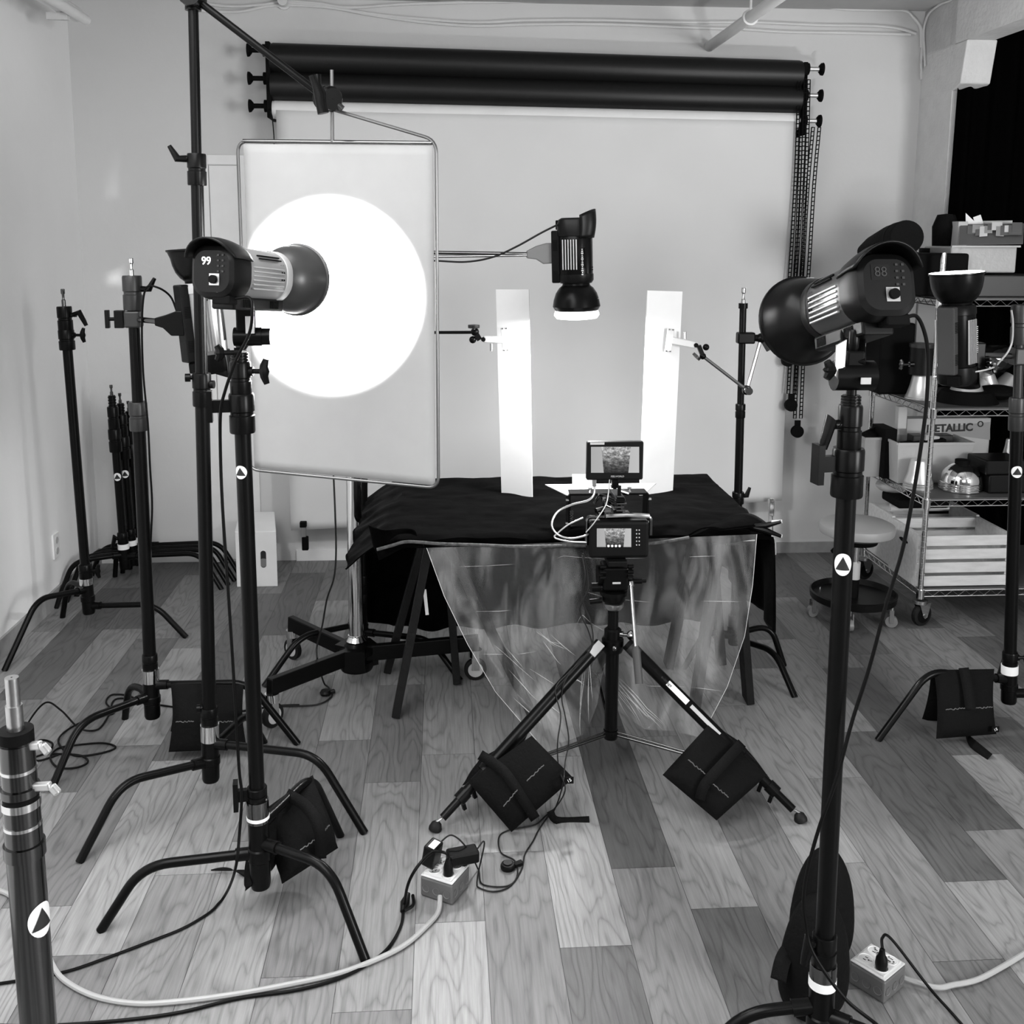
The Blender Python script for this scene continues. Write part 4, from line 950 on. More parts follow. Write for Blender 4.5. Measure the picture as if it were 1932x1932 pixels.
# clear plastic sheet
M_sheet = sheet_mat('clear_plastic_sheet', .045, .30)
LB_ = [(805, 1034), (838, 1110), (882, 1205), (935, 1292), (1012, 1396)]
RB_ = [(1428, 1008), (1420, 1100), (1405, 1182), (1372, 1290), (1322, 1380)]
def lp(P, v):
    k_ = v*(len(P)-1); i = min(int(k_), len(P)-2); f_ = k_-i; return P[i][0]*(1-f_)+P[i+1][0]*f_, P[i][1]*(1-f_)+P[i+1][1]*f_
BT = [(0, 1396), (.16, 1401), (.3, 1385), (.37, 1330), (.405, 1268), (.44, 1300), (.52, 1345), (.66, 1376), (.85, 1380), (1, 1392)]
def btm(u):
    for (a, ya), (c, yc) in zip(BT, BT[1:]):
        if u <= c: k_ = (u-a)/(c-a); return ya+(yc-ya)*k_
    return BT[-1][1]
def pls(u, v):
    xa, ya = lp(LB_, v); xb_, yb = lp(RB_, v)
    x_ = xa+(xb_-xa)*u; yt = ya+(yb-ya)*u; yb_ = btm(u); y0_ = 1034+(1008-1034)*u
    y_ = y0_+(yb_-y0_)*v
    wv = .022*v*math.sin(u*24-v*5)+.008*v*math.sin(u*51-v*7) + .040*v*noise.noise(Vector((u*5-v*2, v*2, 0)))+.006*math.sin(u*15)
    Y_ = 3.252-.03*v + wv
    if .30 < u < .52: Y_ -= .05*v*(1-abs(u-.41)/.11)
    return D(x_, y_, Y_)
sh = simple('plastic_sheet', MB().grid(pls, 140, 60), M_sheet, 'clear plastic sheet hanging from the front edge of the table to the floor', 'plastic sheet')
hz = MB(); bx_ = [(.02, .16), (.3, .52), (.5, 1.0)]
cr = MB(); rnd = random.Random(11)
def stroke(u0, v0, u1, v1, w_):
    P = []
    for i in range(12):
        f_ = i/11; P.append(pls(u0+(u1-u0)*f_, v0+(v1-v0)*f_)-Vector((0, .004, 0)))
    cr.tube(P, [w_*math.sin(PI*min(.98, max(.03, i/11))) for i in range(12)], 5, cap=False)
for v_ in (.10, .33, .55, .77):
    for k_ in range(6): a = rnd.uniform(0, .85); stroke(a, v_, min(1, a+rnd.uniform(.05, .14)), v_, .0008)
for k_ in range(13):
    a = rnd.uniform(.03, .34); v_ = rnd.uniform(.4, .78); stroke(a, v_, a+rnd.uniform(.03, .10), min(1, v_+rnd.uniform(.10, .22)), rnd.uniform(.0008, .0018))
for k_ in range(14):
    a = rnd.uniform(.25, .8); stroke(.41+(a-.41)*.3, .90+rnd.uniform(-.12, .0), a, min(1, .93+rnd.uniform(.0, .07)), rnd.uniform(.0010, .0024))
tag(cr.build('creases', sheet_mat('plastic_crease', .25, .7, .8), sh), None, None, kind='stuff')
cable('thin dark edge bead along the left border of the plastic sheet', [pls(0, i/8) for i in range(9)], .0022, M_cabled, name='sheet_edge') if False else None
ed = MB()
for u_ in (0, 1): ed.tube([pls(u_, i/20) for i in range(21)], .0009, 6)
ed.build('sheet_edge', sheet_mat('plastic_edge', .6, .95, .85), sh)

# ------------------------------------------------------------------ tripod and cinema camera
TC = Vector((.553, 3.15, 0)); TP = lambda px, py, dy=0: D(px, py, TC.y+dy)
t = thing('tripod', 'black video tripod with spreader, its front legs weighted with sandbags', 'tripod', TC)
def colz(py): return TP(1155, py).z
cx = lambda py: Vector((TP(1156-(1385-py)*0-.0, 1300).x, TC.y, colz(py)))
CX = TP(1154, 1300).x
cz = lambda py: Vector((CX, TC.y, colz(py)))
MB().cyl(cz(1375), cz(1228), .0220).build('centre_column', M_black, t)
MB().cyl(cz(1372), cz(1232), .006).build('dummy', M_steel, t) if False else None
MB().lathe([(.001, 0), (.022, 0), (.026, .012), (.024, .03), (.001, .03)], cz(1392), (0, 0, 1)).build('column_foot', M_black, t)
MB().cyl(cz(1230), cz(1140), .0175).build('upper_column', M_black, t)
MB().lathe([(.001, -.03), (.032, -.03), (.036, -.02), (.036, .012), (.028, .016), (.028, .045), (.022, .05), (.001, .05)], cz(1212), (0, 0, 1)).build('shoulder', M_black, t)
kb = MB(); tee_knob(kb, cz(1195)+Vector((.02, -.01, 0)), (1, -.3, 0), .035, .018); kb.ball(cz(1212)+Vector((-.002, -.048, 0)), .009, 10); kb.build('knob', M_dsteel, t)
feetT = [F(820, 1560, .012), F(1512, 1543, .012), Vector((CX+.03, 3.80, .012))]
FTt = []
for i, f_ in enumerate(feetT):
    d = Vector((f_.x-CX, f_.y-TC.y, 0)).normalized(); a = Vector((CX, TC.y, cz(1215).z+.012))+d*.05
    m1 = a.lerp(f_, .70); side = Vector((-d.y, d.x, 0)); FTt.append((a, f_, d))
    lb = MB(); lb.cyl(a, m1, .0205, n=18); lg = lb.build('leg', M_black, t)
    MB().cyl(a.lerp(f_, .02)-upz.cross(d)*.0, a.lerp(f_, .02)+(f_-a)*.05, .021).build('leg_hinge', M_dgrey, lg)
    MB().cyl(m1, a.lerp(f_, .86), .0165).cyl(a.lerp(f_, .67), a.lerp(f_, .72), .0255).build('leg_section', M_black, lg)
    MB().cyl(a.lerp(f_, .85), a.lerp(f_, .955), .0125).cyl(a.lerp(f_, .82), a.lerp(f_, .865), .0205).build('leg_section', M_black, lg)
    lv = MB()
    for q_ in (.73, .79, .85): 
        c = a.lerp(f_, q_); dn = Vector((-d.x*.25, -d.y*.25, -.9)).normalized(); lv.bar(c+dn*.014, c+dn*.044, .013, .012)
    lv.build('lock_lever', M_black, lg, bevel=.002)
    MB().cyl(a.lerp(f_, .95), f_+Vector((0, 0, .012)), .004).build('spike', M_steel, lg)
    MB().lathe([(.001, 0), (.019, 0), (.020, .008), (.015, .022), (.007, .028), (.001, .028)], Vector((f_.x, f_.y, .001)), (upz+d*-.35), 20).build('rubber_foot', M_rubber, lg)
    # spreader rod
    r0 = cz(1385); r0.z = .125; m2 = a.lerp(f_, .76 if i < 2 else .7)
    MB().cyl(r0+d*.02, m2, .0048).cyl(r0+d*.02+upz*.012, m2+upz*.006, .0028).build('spreader_rod', M_dsteel, t)
    if i == 1:
        nrm = (Vector((0, -1, .5))-(f_-a).normalized()*Vector((0, -1, .5)).dot((f_-a).normalized())).normalized(); ex = (f_-a).normalized(); ey = nrm.cross(ex)
        MB().boxf(a.lerp(f_, .30)+nrm*.0195, (.085, .018, .004), (ex, ey, nrm)).build('white_label', M_card, lg)
        text('label_lettering', 'e-image', .014, a.lerp(f_, .235)+nrm*.0222, ex, ey, M_print, lg)
        MB().boxf(a.lerp(f_, .46)+nrm*.0195, (.12, .012, .004), (ex, ey, nrm)).build('silver_label', M_lplastic, lg)
    if i == 0:
        nrm = (Vector((0, -1, .5))-(f_-a).normalized()*Vector((0, -1, .5)).dot((f_-a).normalized())).normalized(); ex = (f_-a).normalized(); ey = nrm.cross(ex)
        MB().boxf(a.lerp(f_, .035)+nrm*.0222, (.05, .028, .004), (ex, ey, nrm)).build('hinge_plate', M_lplastic, lg, bevel=.002)
# fluid head
hd = thing('fluid_head', 'black fluid head with long pan handle on top of the tripod', 'tripod head', cz(1135))
MB().lathe([(.001, 0), (.026, 0), (.032, .008), (.034, .02), (.026, .026), (.001, .026)], cz(1148), (0, 0, 1)).build('levelling_ring', M_steel, hd)
bb = MB(); bb.lathe([(.001, 0), (.034, 0), (.038, .006), (.038, .022), (.044, .024), (.044, .036), (.03, .042), (.001, .042)], cz(1134), (0, 0, 1)); bb.build('pan_base', M_black, hd)
MB().box(cz(1085), (.080, .09, .075)).cyl(cz(1085)+Vector((-.055, 0, 0)), cz(1085)+Vector((.055, 0, 0)), .034).build('tilt_body', M_black, hd, bevel=.006)
MB().box(cz(1052), (.062, .14, .018)).build('quick_release_plate', M_blackp, hd, bevel=.003)
MB().boxf(cz(1096)+Vector((0, -.050, .01)), (.026, .002, .006), (Vector((1, 0, 0)), Vector((0, 1, 0)), upz)).build('level_window', M_lplastic, hd)
MB().cyl(cz(1097)+Vector((.04, 0, 0)), cz(1097)+Vector((.09, 0, 0)), .010).cyl(cz(1097)+Vector((.085, 0, 0)), cz(1097)+Vector((.105, 0, 0)), .006).build('handle_rosette', M_black, hd)
MB().cyl(cz(1105)+Vector((-.045, -.01, 0)), cz(1105)+Vector((-.075, -.01, 0)), .016).build('drag_knob', M_black, hd)
MB().cyl(cz(1130)+Vector((-.04, -.01, 0)), cz(1132)+Vector((-.08, -.01, 0)), .009).build('pan_lock', M_black, hd)
for q_ in (1060, 1070, 1080):
    for s_ in (-1, 1): MB().cyl(cz(q_)+Vector((s_*.035, -.05, 0)), cz(q_)+Vector((s_*.053, -.05, 0)), .006).build('screw', M_black, hd)
h0_, h1_, h2_ = TP(1190, 1098, -.03), TP(1200, 1224, -.16), TP(1206, 1290, -.20)
MB().cyl(h0_, h1_, .0062).cyl(h0_, h0_+(h1_-h0_)*.06, .010).build('pan_handle', M_steel, hd)
MB().cyl(h1_, h2_, .0135, .0125).cyl(h1_, h1_-(h2_-h1_).normalized()*.008, .010).build('handle_grip', mat('grey_rubber_grip', .05, .6), hd)

# cinema camera
BCx, BCz = TP(1162, 1010).x, TP(1162, 1010).z
cm = thing('cinema_camera', 'black cinema camera with small lit rear screen on the fluid head', 'camera', Vector((BCx, TC.y, TP(1162, 1044).z)))
wC = TP(1219, 1010).x-TP(1108, 1010).x; hC = TP(1162, 976).z-TP(1162, 1045).z; zc = (TP(1162, 976).z+TP(1162, 1045).z)/2; xc = (TP(1219, 1010).x+TP(1108, 1010).x)/2
yb = TC.y-.05
MB().box((xc, yb+.045, zc), (wC, .09, hC)).build('camera_body', M_blackp, cm, bevel=.010)
scr = MB(); a, c = TP(1126, 996, -.052), TP(1192, 1034, -.052)
def screen(parent, px0, py0, px1, py1, Y_, name='screen'):
    P_ = [D(px0, py1, Y_), D(px1, py1, Y_), D(px1, py0, Y_), D(px0, py0, Y_)]
    o = MB().add(P_, [(0, 1, 2, 3)], False).build(name, SCREEN, parent, recalc=False)
    uv = o.data.uv_layers.new(name='UVMap')
    for li, q_ in zip(o.data.polygons[0].loop_indices, ((0, 0), (1, 0), (1, 1), (0, 1))): uv.data[li].uv = q_
    return o
SCREEN = screen_mat()
screen(cm, 1126, 997, 1191, 1032, yb-.0012)
st_ = MB()
for i in range(4): c = D(1148+i*7, 1030, yb-.002); st_.cyl(c, c+Vector((0, -.001, 0)), .0034, n=12)
st_.build('screen_icons', M_digit, cm)
bt_ = MB()
for i in range(5):
    for j in range(2): c = D(1201+j*5, 1000+i*7, yb-.001); bt_.cyl(c, c+Vector((0, -.0015, 0)), .0022, n=8)
bt_.build('buttons', M_lplastic, cm)
# cage with top plate and handle rails
cg = MB(); zt_ = zc+hC/2+.010; rr_ = [Vector((xc-wC/2-.006, yb+.02, zc-.02)), Vector((xc-wC/2-.006, yb+.02, zt_)), Vector((xc+wC/2+.008, yb+.02, zt_)), Vector((xc+wC/2+.008, yb+.02, zc+.01))]
cg.tube(round_path(rr_, .015), .0062, 8); cg.box((xc-.01, yb+.05, zt_), (.10, .06, .010)); cg.build('cage', M_dsteel, cm)
MB().tube([Vector((xc-.045, yb+.0, zt_+.010)), Vector((xc+.02, yb, zt_+.012)), Vector((xc+wC/2, yb+.01, zt_+.004))], .0075, 8).build('rail', M_chrome, cm)
MB().box((xc-.005, yb+.03, zt_+.016), (.03, .05, .022)).cyl((xc, yb+.02, zt_), (xc, yb+.02, TP(1162, 912).z), .006).box((xc, yb+.05, TP(1162, 935).z), (.028, .12, .012)).build('top_mount', M_black, cm, bevel=.002)
rb_ = MB()
for i in range(6):
    zz = zt_+.015+i*.011; rb_.cyl((xc-.018+.006*(i % 2), yb+.0, zz), (xc+.020-.004*(i % 3), yb, zz), .0042)
rb_.build('thumb_screws', M_dsteel, cm)
# lens and matte box
MB().lathe([(.001, 0), (.034, 0), (.036, .02), (.034, .06), (.040, .065), (.040, .11), (.001, .11)], (xc-.005, yb+.09, zc+.015), (0, 1, 0), 28).build('lens', M_matte, cm)
mx0, mx1 = D(1072, 960, 3.36), D(1218, 960, 3.36); mzt = D(1140, 928, 3.36).z; mzb = D(1140, 998, 3.36).z
fb = MB(); W_ = mx1.x-mx0.x; mxc = (mx0.x+mx1.x)/2
for (x_, z_, w_, h_) in ((mxc, mzt, W_, .008), (mxc, mzb, W_, .008), (mx0.x, (mzt+mzb)/2, .008, mzt-mzb), (mx1.x, (mzt+mzb)/2, .008, mzt-mzb)): fb.box((x_, 3.36, z_), (w_, .07, h_))
mb_ = fb.build('matte_box', M_matte, cm, bevel=.002)
for s_ in (-1, 1):
    ft = MB(); ft.lathe([(.001, 0), (.006, .002), (.002, .010), (.008, .014), (.008, .018), (.001, .018)], (mxc+s_*W_*.25, 3.31, mzt+.01), (0, 0, 1), 8)
    ft.build('wing_screw', M_steel, mb_)
    for zz in (mzt-.02, mzb+.03): MB().cyl((mxc+s_*W_*.5, 3.33, zz), (mxc+s_*(W_*.5+.012), 3.33, zz), .005).build('side_screw', M_steel, mb_)
tpz = D(1143, 926, 3.40).z
def flg(u, v):
    w0 = (D(1250, 930, 3.34).x-D(1035, 920, 3.34).x)/2; xx = D(1142, 925, 3.34).x
    return Vector((xx+(2*u-1)*w0*(1-.32*(1-v)*1), 3.33+.11*v-.0, tpz+.004+.010*v))
MB().grid(lambda u, v: flg(u, 1-v), 8, 4).build('top_flag', mat('white_flag', .75, .5), mb_, solid=.003)
text('side_lettering', 'VAXIS', .016, (mx0.x-.0045+.012, 3.322, (mzt+mzb)/2-.01), (0, 0, 1), (-1, 0, 0), M_mgrey, mb_)
rd = MB()
for s_ in (-1, 1): rd.cyl((xc+s_*.03, yb+.02, zc-hC/2+.004), (xc+s_*.03, 3.37, zc-hC/2+.004), .0075)
rd.build('support_rods', M_dgrey, cm)
gz = MB(); rnd = random.Random(4)
for i in range(14):
    p = Vector((xc+rnd.uniform(-.075, .05), yb+rnd.uniform(.03, .14), zt_+rnd.uniform(.0, .055))); d = Vector((rnd.uniform(-1, 1), rnd.uniform(-.4, .4), rnd.uniform(-.4, .4))).normalized()
    gz.cyl(p, p+d*.03, rnd.uniform(.004, .008), n=10)
gz.build('rig_fittings', M_dsteel, cm)
# field monitor
mo = thing('field_monitor', 'small black field monitor showing a dark glass on a pale background', 'monitor', TP(1160, 905))
ma, mc = TP(1107, 833), TP(1212, 904); ym = TC.y-.01
MB().box(((ma.x+mc.x)/2, ym+.013, (ma.z+mc.z)/2), (mc.x-ma.x, .026, ma.z-mc.z)).build('monitor_body', M_blackp, mo, bevel=.005)
screen(mo, 1115, 843, 1206, 892, ym-.0016)
lb_ = MB(); c = D(1127, 837, ym-.001); lb_.box(c, (.045, .001, .007)); lb_.build('label', M_lplastic, mo)
text('lettering', 'FEELWORLD', .0075, D(1165, 899, ym-.0012), (1, 0, 0), (0, 0, 1), M_lplastic, mo)
MB().box(TP(1160, 910), (.022, .02, .018)).cyl(TP(1160, 906), TP(1160, 922), .006).box(TP(1161, 918), (.03, .022, .006)).build('mounting_foot', M_black, mo, bevel=.001)
MB().box(TP(1121, 911), (.012, .014, .022)).build('cable_plug', M_steel, mo, bevel=.001)
cable('thick silvery video cable looping out left from the monitor to the camera', [TP(1121, 914), TP(1121, 932, -.01), TP(1108, 945, -.02), TP(1080, 952, -.03), TP(1052, 966, -.04), TP(1041, 990, -.05), TP(1052, 1008, -.05), TP(1075, 1016, -.05), TP(1100, 1012, -.05), TP(1110, 1008, -.04)], .0036, M_steel, 'video_cable')
cable('thin pale cable curling from the camera in a pointed loop on its left', [TP(1106, 1023, -.04), TP(1078, 1022, -.05), TP(1056, 1018, -.05), TP(1046, 1013, -.05), TP(1052, 1006, -.05), TP(1072, 990, -.05), TP(1100, 977, -.03)], .0026, M_silver, 'video_cable')
cable('thin grey cable running diagonally across the top of the camera', [TP(1150, 905, -.02), TP(1148, 930, -.05), TP(1142, 955, -.06), TP(1122, 985, -.065), TP(1106, 1004, -.06)], .0018, M_silver, 'video_cable')
# ------------------------------------------------------------------ sandbags
def sandbag(label, pouches, strap=None, stitches=(), tail=None, tagc=None):
    c0 = pouches[0][0][0] if pouches else D(1535, 1850, 2.1)
    if not pouches:
        tq = thing('sandbag', label, 'sandbag', c0)
        for (cx_, cy_, Y_, rx, ry, rz) in ((1536, 1838, 2.03, .078, .055, .150), (1545, 1850, 2.20, .075, .06, .150)):
            c_ = D(cx_, cy_, Y_); c_.z = max(c_.z, .155)
            def el(u, v, c_=c_, rx=rx, ry=ry, rz=rz):
                a = 2*PI*u; b_ = PI*(v-.5); k_ = abs(math.cos(b_))**.7*(1.0-.22*math.sin(b_)); n_ = 1+.05*noise.noise(Vector((math.cos(a)*2, math.sin(a)*2, v*4)))
                return c_+Vector((math.cos(a)*rx*k_*n_, math.sin(a)*ry*k_*n_, math.sin(b_)*rz))
            MB().grid(el, 28, 20).build('pouch', M_bag, tq)
    t = thing('sandbag', label, 'sandbag', c0) if pouches else tq
    for c, T, *k in pouches: MB().pouch(c, T, 18, 16, sq=(k[0] if k else .15)).build('pouch', M_bag, t)
    for P_, w_ in (strap or []):
        b = MB(); P_ = smooth_path(P_, 6)
        for i in range(len(P_)-1):
            pass
        L = []; R_ = []
        for i, p in enumerate(P_):
            d = (P_[min(i+1, len(P_)-1)]-P_[max(i-1, 0)]).normalized(); s = d.cross((CP-p).normalized()).normalized()*w_/2; L.append(p+s); R_.append(p-s)
        n = len(P_); b.add(L+R_, [(i, i+1, n+i+1, n+i) for i in range(n-1)], True); b.build('strap', M_strap, t, solid=.0018)
    for a, c in stitches:
        b = MB(); n = 14; rnd = random.Random(3)
        b.tube([a.lerp(c, i/n)+Vector((0, -.002, .003*rnd.uniform(-1, 1))) for i in range(n+1)], .0016, 5); b.build('stitching', M_stitch, t)
    if tagc is not None:
        p, s = tagc; MB().box(p, (.026, .004, .02)).build('tag', M_strap, t); text('tag_number', s, .014, p+Vector((0, -.0026, 0)), (1, 0, .5), (-.5, 0, 1), M_card, t)
    return t
y2 = 3.40
sandbag('black sandbag draped over the right leg of the second stand, facing the camera',
  [([D(322, 1290, y2-.02), D(460, 1292, y2-.02), D(466, 1412, y2-.11), D(318, 1419, y2-.11)], .035), ([D(322, 1288, y2+.03), D(460, 1290, y2+.03), D(462, 1385, y2+.11), D(320, 1390, y2+.11)], .035)],
  [([D(391, 1286, y2-.035), D(392, 1330, y2-.085), D(392, 1405, y2-.155)], .036)], [(D(332, 1361, y2-.118), D(366, 1361, y2-.118)), (D(408, 1361, y2-.118), D(440, 1361, y2-.118))])
sandbag('black sandbag slumped over the back leg of the front left stand',
  [([D(498, 1528, 2.60), D(590, 1462, 2.72), D(638, 1600, 2.60), D(532, 1668, 2.50)], .058, .0), ([D(488, 1545, 2.54), D(550, 1500, 2.66), D(512, 1640, 2.60), D(462, 1682, 2.44)], .04, .1)],
  [([D(540, 1498, 2.61), D(578, 1522, 2.555), D(602, 1565, 2.515), D(605, 1620, 2.52)], .03)], [(D(566, 1603, 2.49), D(600, 1580, 2.53)), (D(608, 1570, 2.54), D(622, 1556, 2.56))])
MBt = MB(); MBt.grid(lambda u, v: F(398+(462-398)*u, 1642-10*math.sin(PI*u)*v+12*v*(u), .006+.01*math.sin(PI*u)), 10, 2)
simple('strap_tail', MBt, M_strap, 'loose black strap end lying left of the front left stand hub', 'strap', solid=.004)
sandbag('black sandbag bulging behind the front right stand with a wide curved strap',
  [],
  [([D(1468, 1850, 1.99), D(1480, 1805, 2.01), D(1512, 1772, 2.05), D(1548, 1755, 2.09), D(1570, 1758, 2.1)], .034)])
y7 = 3.35
sandbag('black sandbag on the right edge stand, loose strap on the floor',
  [([D(1762, 1264, y7-.02), D(1876, 1262, y7+.0), D(1880, 1385, y7-.09), D(1766, 1394, y7-.11)], .034), ([D(1757, 1266, y7+.03), D(1868, 1264, y7+.04), D(1860, 1366, y7+.12), D(1734, 1372, y7+.10)], .032)],
  [([D(1818, 1260, y7-.03), D(1826, 1300, y7-.075), D(1832, 1340, y7-.12)], .034), ([D(1820, 1392, y7-.05), F(1836, 1405, .01), F(1866, 1430, .006)], .035)], [(D(1784, 1338, y7-.122), D(1820, 1336, y7-.122)), (D(1840, 1335, y7-.12), D(1872, 1334, y7-.118))], tagc=(D(1878, 1376, y7-.115), '15'))
sandbag('black sandbag strapped on the left leg of the video tripod',
  [([D(1003, 1388, 2.90), D(882, 1474, 2.86), D(965, 1570, 2.78), D(1082, 1468, 2.83)], .042, .0), ([D(998, 1380, 2.98), D(905, 1432, 2.94), D(872, 1482, 2.93), D(960, 1460, 2.96)], .03, 0)],
  [([D(906, 1424, 2.90), D(950, 1455, 2.82), D(985, 1505, 2.775), D(1010, 1545, 2.775)], .03), ([D(1038, 1530, 2.80), F(1052, 1548, .008), F(1112, 1547, .006)], .022)],
  [(D(994, 1472, 2.785), D(1026, 1443, 2.80)), (D(950, 1520, 2.765), D(976, 1490, 2.775))], tagc=(D(1074, 1472, 2.80), '15'))
sandbag('black sandbag strapped on the right leg of the video tripod',
  [([D(1336, 1368, 2.93), D(1448, 1462, 2.87), D(1352, 1548, 2.78), D(1250, 1462, 2.84)], .042, .0), ([D(1345, 1366, 2.99), D(1400, 1402, 2.96), D(1452, 1468, 2.93), D(1390, 1450, 2.96)], .03, 0)],
  [([D(1400, 1402, 2.895), D(1365, 1440, 2.825), D(1330, 1480, 2.79), D(1320, 1510, 2.785)], .03)],
  [(D(1298, 1432, 2.80), D(1330, 1460, 2.79)), (D(1345, 1478, 2.775), D(1374, 1504, 2.77))])

# ------------------------------------------------------------------ power boxes
def power_box(label, o, yaw, a=.100, h=.056):
    o = Vector(o); x = Vector((math.cos(yaw), math.sin(yaw), 0)); y = Vector((-x.y, x.x, 0))
    t = thing('power_box', label, 'power outlet box', (o.x, o.y, 0))
    MB().boxf(o+upz*(h/2+.002), (a, a, h), (x, y, upz)).build('box', M_box, t, bevel=.005)
    MB().boxf(o+upz*(h+.005), (a-.002, a-.002, .004), (x, y, upz)).boxf(o+upz*(h+.009), (a-.014, a-.014, .006), (x, y, upz)).build('cover', M_boxtop, t, bevel=.002)
    ko = MB()
    for s_ in (-1, 1):
        for k in (-.32, 0, .32):
            c = o+y*s_*(a/2+.0006)+x*k*a+upz*h*.5; ko.lathe([(.009, 0), (.0105, .0005), (.0105, .001)], c, y*s_, 16)
            c = o+x*s_*(a/2+.0006)+y*k*a+upz*h*.5; ko.lathe([(.009, 0), (.0105, .0005), (.0105, .001)], c, x*s_, 16)
    ko.build('knockouts', M_red, t)
    P = []
    for i in (-1, 1):
        for j in (-1, 1):
            c = o+x*i*a*.22+y*j*a*.22+upz*(h+.012); P.append(c)
            sk = MB().lathe([(.001, .0), (.0155, 0), (.0165, .0015), (.0165, -.001)], c, upz, 20).build('socket', M_wsteel, t)
            sl = MB(); sl.boxf(c+x*.005+upz*.0005, (.0016, .007, .001), (x, y, upz)).boxf(c-x*.005+upz*.0005, (.0016, .007, .001), (x, y, upz)).cyl(c-y*.008, c-y*.008+upz*.001, .002, n=8); sl.build('socket_slots', M_print, sk)
    return t, P, x, y, h
w1 = F(836, 1716); pb1, S_, bx_, by_, bh = power_box('metal outlet box crowded with plugs on the floor in the middle', (w1.x+.006, w1.y+.078, 0), -.52, .098)
w2 = F(1682, 1900); pb2, S2_, b2x, b2y, _h = power_box('metal outlet box with a single black plug on the floor at lower right', (w2.x-.006, w2.y+.070, 0), .62, .092)
# adapters
c = S_[1] ; so = sorted(S_, key=lambda p: p.x+p.y*.4)
def plugs(name, label, c, R_, size, extra=None):
    t = thing(name, label, 'plug', c); MB().box(c+R_ @ Vector((0, 0, size[2]/2+.004)), size, R_).build('plug_body', M_blackp, t, bevel=.005)
    MB().cyl(c+upz*.0, c+upz*.012, .012).build('prongs', M_steel, t); return t
Rz = Matrix.Rotation(-.52, 3, 'Z')
far = sorted(S_, key=lambda p: -p.y)
cA = D(852, 1648, w1.y+.10); cA = Vector((far[0].x-.02, far[0].y-.01, S_[0].z))
t = plugs('power_adapter', 'upright black power adapter with white sticker on the crowded outlet box', cA+Vector((-.012, 0, 0)), Rz @ Matrix.Rotation(.18, 3, 'Y'), (.036, .05, .060))
MB().box(cA+Vector((-.006, -.012, .0))+Rz @ Vector((.006, 0, .0665)), (.018, .034, .002), Rz @ Matrix.Rotation(.18, 3, 'Y')).build('white_sticker', M_card, t)
cB = Vector((far[1].x+.018, far[1].y+.01, S_[0].z+.022)); t = thing('power_adapter', 'black power adapter lying sideways over the right side of the crowded outlet box', 'plug', cB)
MB().box(cB, (.085, .045, .034), Matrix.Rotation(.25, 3, 'Z')).build('plug_body', M_blackp, t, bevel=.006); MB().cyl(cB-upz*.012, cB-upz*.0235, .015).build('plug_neck', M_blackp, t)
near = sorted(S_, key=lambda p: p.y); cC = near[0]
t = thing('power_plug', 'upright black plug on the near corner of the crowded outlet box', 'plug', cC); MB().lathe([(.001, 0), (.013, 0), (.013, .02), (.010, .032), (.006, .046), (.001, .048)], cC, upz, 16).build('plug_body', M_blackp, t)
n2 = sorted(S2_, key=lambda p: p.y)[0]
t = thing('power_plug', 'single black plug standing in the lower right outlet box', 'plug', n2); MB().lathe([(.001, 0), (.013, 0), (.0145, .012), (.013, .026), (.008, .034), (.006, .048), (.001, .05)], n2, upz, 18).build('plug_body', M_blackp, t)
tp2 = n2+upz*.05
cable('thin black cable leaving the single plug and running out of the frame at lower right', [tp2, tp2+Vector((.008, .02, .012)), tp2+Vector((.035, .03, .0)), F(1752, 1862, .02), F(1790, 1905, .006), F(1830, 1950, .005)], .0034)
cable('thick pale grey cable leaving the right outlet box towards the right edge', [w2+Vector((.030, .085, .02)), F(1760, 1862, .012), F(1800, 1858, .010), F(1845, 1848, .008), F(1895, 1822, .008), F(1945, 1792, .008), F(1990, 1770, .008)], .0064, M_cablew)
fc = w1+Vector((-.008, .02, .025))
cable('thick pale grey cable sweeping from the crowded outlet box along the floor leftwards', [fc, F(826, 1722, .010), F(800, 1752, .008), F(765, 1782, .008), F(715, 1808, .008), F(640, 1836, .008), F(540, 1858, .008), F(440, 1876, .008), F(340, 1889, .008), F(255, 1893, .008), F(180, 1880, .008), F(125, 1852, .008), F(100, 1822, .008), F(84, 1780, .008), F(60, 1730, .008), F(20, 1690, .008), F(-20, 1676, .008), F(-60, 1670, .008)], .0064, M_cablew)
cC2 = cC+upz*.046
cable('black cable arching from the near plug over to an inline switch and away left', [cC2, cC2+Vector((-.006, -.01, .022)), cC2+Vector((-.04, .0, .02)), D(790, 1632, 2.42), D(770, 1668, 2.42), F(762, 1712, .006), F(757, 1745, .005), F(735, 1785, .005), F(700, 1815, .005), F(640, 1846, .005), F(560, 1868, .005), F(450, 1884, .005), F(330, 1912, .005), F(200, 1928, .005), F(60, 1936, .005), F(-60, 1932, .005)], .0040)
q = F(764, 1704, .012); t = thing('inline_switch', 'black inline cable switch on the floor left of the crowded outlet box', 'cable switch', q)
MB().tube([q+Vector((-.006, -.028, -.004)), q, q+Vector((.008, .026, .01))], [.006, .013, .006], 10).build('switch_body', M_blackp, t); MB().tube(smooth_path([q+Vector((.0, -.03, 0)), q+Vector((.022, -.014, .004)), q+Vector((.02, .02, .008))]), .0045, 8).build('cable_loop', M_cable, t)
e1 = cA+Vector((.01, .01, .05)); e2_ = cB+Vector((.04, .01, .012))
